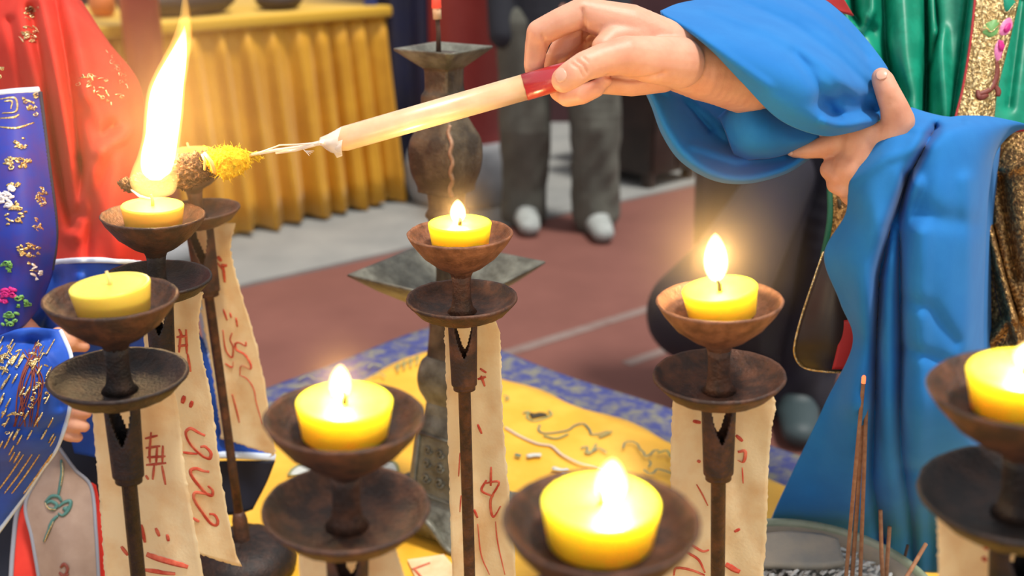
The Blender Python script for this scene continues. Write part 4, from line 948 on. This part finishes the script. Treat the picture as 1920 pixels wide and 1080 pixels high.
sheet('red_robe', Rr, 'red', R2, 110, 90, key='RR', folds=[([(60,20),(88,160),(112,300),(135,420)],13,.020), ([(100,-20),(122,100),(140,220),(152,310),(150,400)],12,.020), ([(75,-20),(104,120),(128,260),(142,380)],12,-.012),
  ([(130,-20),(150,90),(168,200),(186,280)],18,-.012), ([(160,205),(185,260),(210,240)],16,.012), ([(255,245),(200,270),(165,340),(140,440)],15,-.010), ([(150,300),(175,390),(165,480)],10,.008), ([(220,300),(205,390),(220,480)],20,-.005), ([(20,40),(45,160),(75,300)],10,.010)], ripple=.0009)
strokes('pale_hem', 'RR', [[(78,495),(110,491),(150,488),(198,488),(244,491),(286,498)]], 11, 'white_trim', R2, taper=False, flat=.5)
Bs = [[(76,498,.955),(150,492,.905),(220,494,.905),(290,502,.96)],
 [(66,560,.94),(150,560,.92),(230,570,.93),(335,575,1.02)],
 [(56,620,.955),(150,640,.95),(250,660,.97),(388,650,1.10)],
 [(80,680,.985),(180,720,.98),(290,750,1.02),(428,745,1.11)],
 [(115,760,1.0),(220,800,1.02),(330,820,1.06),(472,808,1.115)],
 [(140,850,1.01),(240,865,1.03),(360,857,1.08),(517,857,1.12)]]
sheet('blue_wide_sleeve', Bs, 'navyrobe', R2, 60, 60, key='BS', folds=[([(110,520),(90,590),(70,640)],14,.012),([(150,520),(140,590),(110,640)],12,-.010)])
strokes('pale_hem', 'BS', [[(360,856),(420,853),(470,855),(516,858)],[(372,560),(388,650),(400,700)]], 14, 'white_trim', R2, taper=False, flat=.4)
sheet('sleeve_underside_shade', [[(370,866,1.09),(440,864,1.105),(516,864,1.118)],[(370,905,1.10),(440,905,1.115),(500,905,1.122)],[(380,965,1.12),(440,965,1.12),(474,955,1.125)]], 'navydark', R2, 16, 16)  # sleeve underside, its shade put into a near-black navy
Ep = [[(-40,182,.885),(20,174,.88),(74,169,.895)],[(-40,300,.87),(30,300,.862),(90,298,.89)],[(-40,430,.87),(40,430,.862),(106,428,.90)],[(-40,520,.88),(40,520,.875),(98,505,.91)],[(-40,640,.89),(30,620,.888),(72,575,.915)]]
sheet('embroidered_panel', Ep, 'blueem', R2, 70, 30, key='EP', solid=.003)
strokes('pale_hem', 'EP', [[(-38,180),(20,172),(74,168)]], 12, 'white_trim', R2, taper=False, flat=.5)
strokes('dark_edge', 'EP', [[(75,172),(90,298),(105,428),(97,505)]], 9, 'banner', R2, taper=False)
Cs = [[(-40,645,.85),(40,616,.84),(114,618,.86)],[(-40,720,.83),(60,700,.82),(134,690,.85)],[(-40,800,.83),(60,780,.825),(130,762,.85)],[(-40,860,.85),(50,835,.845),(108,836,.87)],[(-40,930,.90),(36,890,.89),(78,880,.895)],[(-40,1030,.935),(-5,995,.93),(48,925,.92)]]
sheet('embroidered_sleeve', Cs, 'navyrobe', R2, 90, 60, key='CS', folds=[([(0,640),(40,645),(90,640)],14,.010),([(20,800),(70,810),(120,790)],12,.006),([(60,640),(100,690),(110,760)],12,.006)], ripple=.001)
strokes('pale_hem', 'CS', [[(113,619),(131,660),(134,690),(131,762),(108,836),(78,880),(48,925),(0,992),(-20,1015)]], 9, 'white_trim', R2, taper=False, flat=.5)
# gold couched embroidery: little scrolls and sequins
def scroll(cx, cy, r, turns=1.3, ph=0.0, sq=1.0):
    return [(cx+r*(1-.75*t)*math.cos(ph+t*turns*6.283), cy+sq*r*(1-.75*t)*math.sin(ph+t*turns*6.283)) for t in np.linspace(0,1,14)]
def cluster(cx, cy, w_, h_, n, r=7, tilt=0.0):
    out = []
    for i in range(n):
        a, b = rng.uniform(-1,1), rng.uniform(-1,1)
        x_, y_ = cx+w_*a*math.cos(tilt)-h_*b*math.sin(tilt), cy+w_*a*math.sin(tilt)+h_*b*math.cos(tilt)
        if rng.random() < .45: out.append(scroll(x_, y_, r*rng.uniform(.5,1), 1.2, rng.random()*6, .7))
        else:
            g_ = rng.uniform(-.5,.9)+tilt; l_ = r*rng.uniform(.8,1.8); out.append([(x_-l_*math.cos(g_)/2,y_-l_*math.sin(g_)/2),(x_,y_-1),(x_+l_*math.cos(g_)/2,y_+l_*math.sin(g_)/2)])
    return out
strokes('gold_embroidery', 'RR', cluster(172,152,34,11,16,8,.15)+cluster(215,118,26,10,13,8,.95)+cluster(240,165,16,20,14,8,.3)+cluster(195,178,22,8,9,7,.7), 3.4, 'thread', R2, stuff=True, lift=.002)
strokes('gold_embroidery', 'RR', cluster(54,64,15,16,17,9,.1)+cluster(58,24,11,14,9,7,.3), 3.6, 'thread', R2, stuff=True, lift=.002)
strokes('gold_embroidery', 'EP', cluster(56,195,14,20,14,7)+[[(0,238),(30,240),(64,230)],[(0,186),(28,184),(30,208),(4,212)],[(8,190),(22,190),(20,204)],[(0,222),(26,220),(36,214)]]+cluster(42,268,16,10,10,7)+cluster(36,306,26,9,16,7)+cluster(25,345,12,5,6,6)+cluster(78,368,9,16,10,6)+cluster(72,420,9,12,9,6)+cluster(50,470,24,10,14,7)+cluster(62,500,10,8,6,6)+cluster(30,400,22,22,22,7)+cluster(36,306,26,9,14,6)+cluster(78,368,9,16,10,6)+cluster(50,470,24,10,12,6), 4.6, 'thread', R2, stuff=True, lift=.002)
strokes('silver_embroidery', 'EP', cluster(10,370,14,22,16,10)+cluster(70,512,8,14,7,7), 6, 'whitethread', R2, stuff=True, lift=.0024)
strokes('pink_embroidery', 'EP', cluster(14,550,12,10,8,8)+cluster(6,560,8,8,5,8), 7, 'magenta', R2, stuff=True, lift=.0024)
strokes('green_embroidery', 'EP', cluster(12,500,10,10,7,8)+cluster(40,566,14,10,9,8)+cluster(18,600,14,12,10,8), 6, 'leaf', R2, stuff=True, lift=.0024)
ln = []
for i in range(11):
    x0 = 8+i*9; ln.append([(x0+22,640+i*3),(x0+8,700),(x0-6,770),(x0-22,840)])
strokes('violet_embroidery', 'CS', [[(60+rng.uniform(-20,24),640+rng.uniform(0,20)),(55+rng.uniform(-22,30),720),(40+rng.uniform(-22,30),800)] for i in range(12)], 3.2, 'brownthread', R2, stuff=True, lift=.0018)
strokes('gold_embroidery', 'CS', [p for i in range(50) for p in [[(lambda x,y:(x,y))(rng.uniform(-5,88),0)]] if False]+[[(x_-5,y_+9),(x_,y_),(x_+5,y_-9)] for x_, y_ in zip(rng.uniform(0,100,60), rng.uniform(640,860,60))]+cluster(50,665,40,22,16,7)+cluster(70,740,34,22,14,7)+cluster(20,800,22,26,10,7)+cluster(4,680,10,16,12,8)+[[(x_+26,852),(x_,890),(x_-26,925)] for x_ in (18,34,48,70)], 4, 'thread', R2, stuff=True, lift=.0026)
# blossoms on the sleeve behind the hand
strokes('pink_embroidery', 'BS', cluster(176,632,14,7,8,8), 6, 'pink', R2, stuff=True, lift=.012)
strokes('white_embroidery', 'BS', cluster(178,636,16,6,6,6), 4, 'whitethread', R2, stuff=True, lift=.014)
strokes('gold_embroidery', 'EP', cluster(-2,140,10,14,8,7), 5, 'thread', R2, stuff=True)
v_, n_, f_ = organic([[(q_(.10,0,.80), .068)]+pc((-160,300,1.10,74),(-45,530,.985,60)), [(q_(-.10,0,.80), .068)]+pc((60,300,1.20,72),(60,590,1.07,60))], .008, 6); obj('red_upper_sleeves', v_, f_, 'red', R2)
# pale pointed sash with teal flowers, red and navy skirts behind it
Ta = [[(100,836,.985),(104,834,.985),(112,838,.985)],[(78,885,.985),(110,885,.98),(140,880,.985)],[(48,945,.985),(110,945,.978),(172,915,.99)],[(60,1010,.985),(118,1010,.975),(180,1000,.985)],[(74,1090,.985),(130,1090,.975),(186,1090,.985)]]
sheet('pale_sash', Ta, 'pale_cloth', R2, 50, 30, key='TA')
strokes('grey_piping', 'TA', [[(104,835),(78,885),(48,945),(60,1010),(73,1085)],[(110,838),(140,880),(171,915),(180,1000),(185,1085)]], 7, 'greytrim', R2, taper=False)
q9 = lambda *p: zc(2.25,0,600,p)
strokes('teal_flower', 'TA', [q9((258,590),(262,640),(255,690),(245,740)), q9((190,770),(215,745),(245,745),(260,765)), q9((200,790),(225,800),(240,780),(215,765),(195,775)), q9((245,790),(270,770),(298,765),(290,800),(265,825),(245,815)), q9((265,800),(280,790),(275,810)), q9((245,825),(220,850),(205,890),(185,935)), q9((235,830),(215,860),(205,880))], 7, 'teal', R2, lift=.0016)
strokes('gold_outline', 'TA', [q9((190,770),(205,795),(235,800)), q9((262,600),(264,650),(256,700)), q9((225,850),(200,905),(188,935))], 2.2, 'thread', R2, lift=.003)
strokes('pink_flower', 'TA', [q9((255,1045),(270,1030),(285,1050),(275,1075)), q9((250,1065),(265,1078),(290,1072))], 7, 'brownthread', R2, lift=.0016)
sheet('navy_skirt', [[(60,830,1.05),(150,800,1.04),(215,780,1.03)],[(0,900,1.03),(130,900,1.03),(215,900,1.03)],[(-40,1000,1.03),(120,1000,1.025),(215,1000,1.02)],[(-40,1095,1.02),(120,1095,1.015),(215,1095,1.01)]], 'navydark', R2, 30, 30)
sheet('red_skirt', [[(52,925,1.0),(62,940,1.0),(70,960,1.0)],[(34,960,1.0),(55,965,1.0),(76,985,1.0)],[(26,1030,.995),(55,1030,.995),(86,1030,1.0)],[(22,1095,.99),(56,1095,.99),(90,1095,.995)]], 'red', R2, 24, 12, key='RS')
strokes('grey_piping', 'RS', [[(48,930),(32,962),(24,1030),(20,1090)]], 9, 'greytrim', R2, taper=False)
sheet('red_skirt', [[(164,905,1.0),(172,905,1.0),(180,910,1.0)],[(170,960,.998),(182,960,.998),(190,965,.998)],[(176,1095,.99),(188,1095,.99),(200,1095,.99)]], 'red', R2, 24, 8)
vv = []
for z, r in ((.04,.30),(.4,.26),(.8,.22),(1.12,.20),(1.30,.21),(1.38,.14)):
    for j in range(48):
        a = 2*math.pi*j/48; k = r*(1+.05*math.sin(a*9)*(1.2-z)); vv.append((pl_pos[0]+k*math.cos(a), pl_pos[1]+k*math.sin(a), z))
obj('robe', vv, grid_faces(6,48,True), 'red', R2, solid=.004)

# ------------------------------------------------------------------ people in the background
def bg_person(pos, face, label, trouser, coat, shoe, coat_z, feet, kind=0, h=1.68):
    R = empty('person', (*pos,.012), label, 'person')
    ch, bl, q_ = body_mesh(pos, face, h, None, feet)
    v_, n_, f_ = organic(ch, .009, 4, bl); obj('body', v_, f_, 'skin', R)
    leg = []
    f3 = np.array([face[0],face[1],0]); s3 = np.array([face[1],-face[0],0]); o3 = np.array([*pos,0])
    for k, ft in zip((-1,1), feet):
        ft = np.array(ft); hip = o3+s3*.14*k+[0,0,.86]; kn = hip*.5+ft*.5+[0,0,.02]+f3*.02; an_ = ft+[0,0,.09]-f3*.03
        leg.append([(hip,.120),(kn,.112),(an_+[0,0,.10],.104),(an_-[0,0,.02],.106)])
    leg.append([(o3+[0,0,.92]-s3*.05,.13),(o3+[0,0,.92]+s3*.05,.13)])
    v_, n_, f_ = organic(leg, .010, 4)
    v_ += n_*(.005*np.sin(v_[:,2:3]*19+v_[:,0:1]*38+v_[:,1:2]*20)+.004*np.sin(v_[:,2:3]*47-v_[:,0:1]*61+1)*np.sin(v_[:,2:3]*9+v_[:,1:2]*33))*np.clip(1.1-v_[:,2:3],.2,1)
    obj('trousers', v_, f_, trouser, R)
    jk = [[(o3+[0,0,coat_z+.1]-s3*.06,.145),(o3+[0,0,1.15]-s3*.06,.135),(o3+[0,0,1.34]-s3*.10,.09)],[(o3+[0,0,coat_z+.1]+s3*.06,.145),(o3+[0,0,1.15]+s3*.06,.135),(o3+[0,0,1.34]+s3*.10,.09)]]
    for k in (-1,1): jk.append([(q_(.10*k,0,.80),.085),(q_(.135*k,-.01,.63),.075),(q_(.14*k,.03,.50),.06)])
    v_, n_, f_ = organic(jk, .011, 4); obj('jacket', v_, f_, coat, R)
    for ft in feet:
        ft = np.array(ft); v_, n_, f_ = organic([[(ft+[0,0,.05]-f3*.05,.046),(ft+[0,0,.046]+f3*.07,.042),(ft+[0,0,.040]+f3*.13,.036)],[(ft+[0,0,.08]-f3*.05,.045),(ft+[0,0,.07]+f3*.03,.04)]], .006, 4)
        v_[:,2] = np.maximum(v_[:,2], .004+ft[2]); v_[:,:2] = ft[:2]+(v_[:,:2]-ft[:2])*1.32; so = obj('shoe', v_, f_, shoe, R)
    v_, f_ = sphere(q_(0,-.012,.955), .058*1.7, 16, 12); obj('hair', v_, f_, 'hair', R)
    return R
fa = G(985,432); fb = G(1120,444)
mid_ = (fa+fb)/2
bg_person((mid_[0]-.02,mid_[1]+.10), (.10,-.995), 'person in olive trousers and dark jacket standing before the red column', 'trousers', 'jacket', 'shoe', .76, [fb+[0,.09,.0],fa+[0,.09,.0]], h=1.66)
fc = G(1502,800)
R4 = bg_person((fc[0]-.03,fc[1]+.12), (-.2,-.98), 'person in dark navy robe standing behind the right candle', 'darkcloth', 'darkcloth', 'tealshoe', .80, [fc+[.0,.06,0],fc+[-.16,.20,0]], h=1.66)
cx_ = fc[:2]+[-.10,.14]; vv = []
for i,(z,rx,ry) in enumerate(((.17,.17,.13),(.4,.18,.14),(.7,.19,.145),(1.0,.185,.14),(1.2,.17,.13))):
    for j in range(40):
        a = 2*math.pi*j/40; k = 1+.05*math.sin(a*7+i*.3); vv.append((cx_[0]+rx*k*math.cos(a), cx_[1]+ry*k*math.sin(a), z))
obj('long_robe', vv, grid_faces(5,40,True), 'darkcloth', R4, solid=.004)
sl = [pc((1470,330,2.62,60),(1420,420,2.58,70),(1370,510,2.54,84),(1325,565,2.52,92),(1300,588,2.5,92))]
v_, n_, f_ = organic(sl, .012, 14); obj('hanging_sleeve', v_, f_, 'darkcloth', R4)

# ------------------------------------------------------------------ haze spheres added for the bloom round the flames, with smoke at the right one
def hazemat(dens, col=(1,.68,.36)):  # warm scatter colour carries the orange of the glow
    m = bpy.data.materials.new('glow_haze'); m.use_nodes = True; nt = m.node_tree; N = nt.nodes; N.remove(N['Principled BSDF'])
    tc = N.new('ShaderNodeTexCoord'); mp = N.new('ShaderNodeMapping'); mp.vector_type = 'TEXTURE'
    mp.inputs['Location'].default_value = (.5,.5,.5); mp.inputs['Scale'].default_value = (.5,.5,.5)
    gr = N.new('ShaderNodeTexGradient'); gr.gradient_type = 'SPHERICAL'
    pw = N.new('ShaderNodeMath'); pw.operation = 'POWER'; pw.inputs[1].default_value = 1.6
    ml = N.new('ShaderNodeMath'); ml.operation = 'MULTIPLY'; ml.inputs[1].default_value = dens
    sc = N.new('ShaderNodeVolumeScatter'); sc.inputs['Color'].default_value = (*col,1); sc.inputs['Anisotropy'].default_value = .2
    L = nt.links.new
    L(tc.outputs['Generated'], mp.inputs['Vector']); L(mp.outputs[0], gr.inputs[0]); L(gr.outputs['Fac'], pw.inputs[0]); L(pw.outputs[0], ml.inputs[0]); L(ml.outputs[0], sc.inputs['Density']); L(sc.outputs[0], N['Material Output'].inputs['Volume'])
    return m
def haze(c, r, dens, label, sc=(1,1,1.15)):
    v, f = sphere(c, r, 28, 18, sc); o = tag(obj('glow_haze', v, f, hazemat(dens)), label, 'haze', 'added glow haze around the flames'); o['kind'] = 'stuff'
haze(P(308,225,.785), .15, 1.4, 'thin warm haze added as glow around the tall torch flame', (1,1,1.1))
haze(P(859,396,.733), .040, 1.8, 'thin warm haze added as glow around the central candle flame')
haze(P(1342,478,.62), .062, 4.0, 'thin warm smoke haze with added glow around the flame before the dark robed figure')
haze(P(638,715,.484), .028, 1.8, 'thin warm haze added as glow around the candle flame left of centre')
haze(P(1147,900,.392), .026, 1.8, 'thin warm haze added as glow around the nearest candle flame')
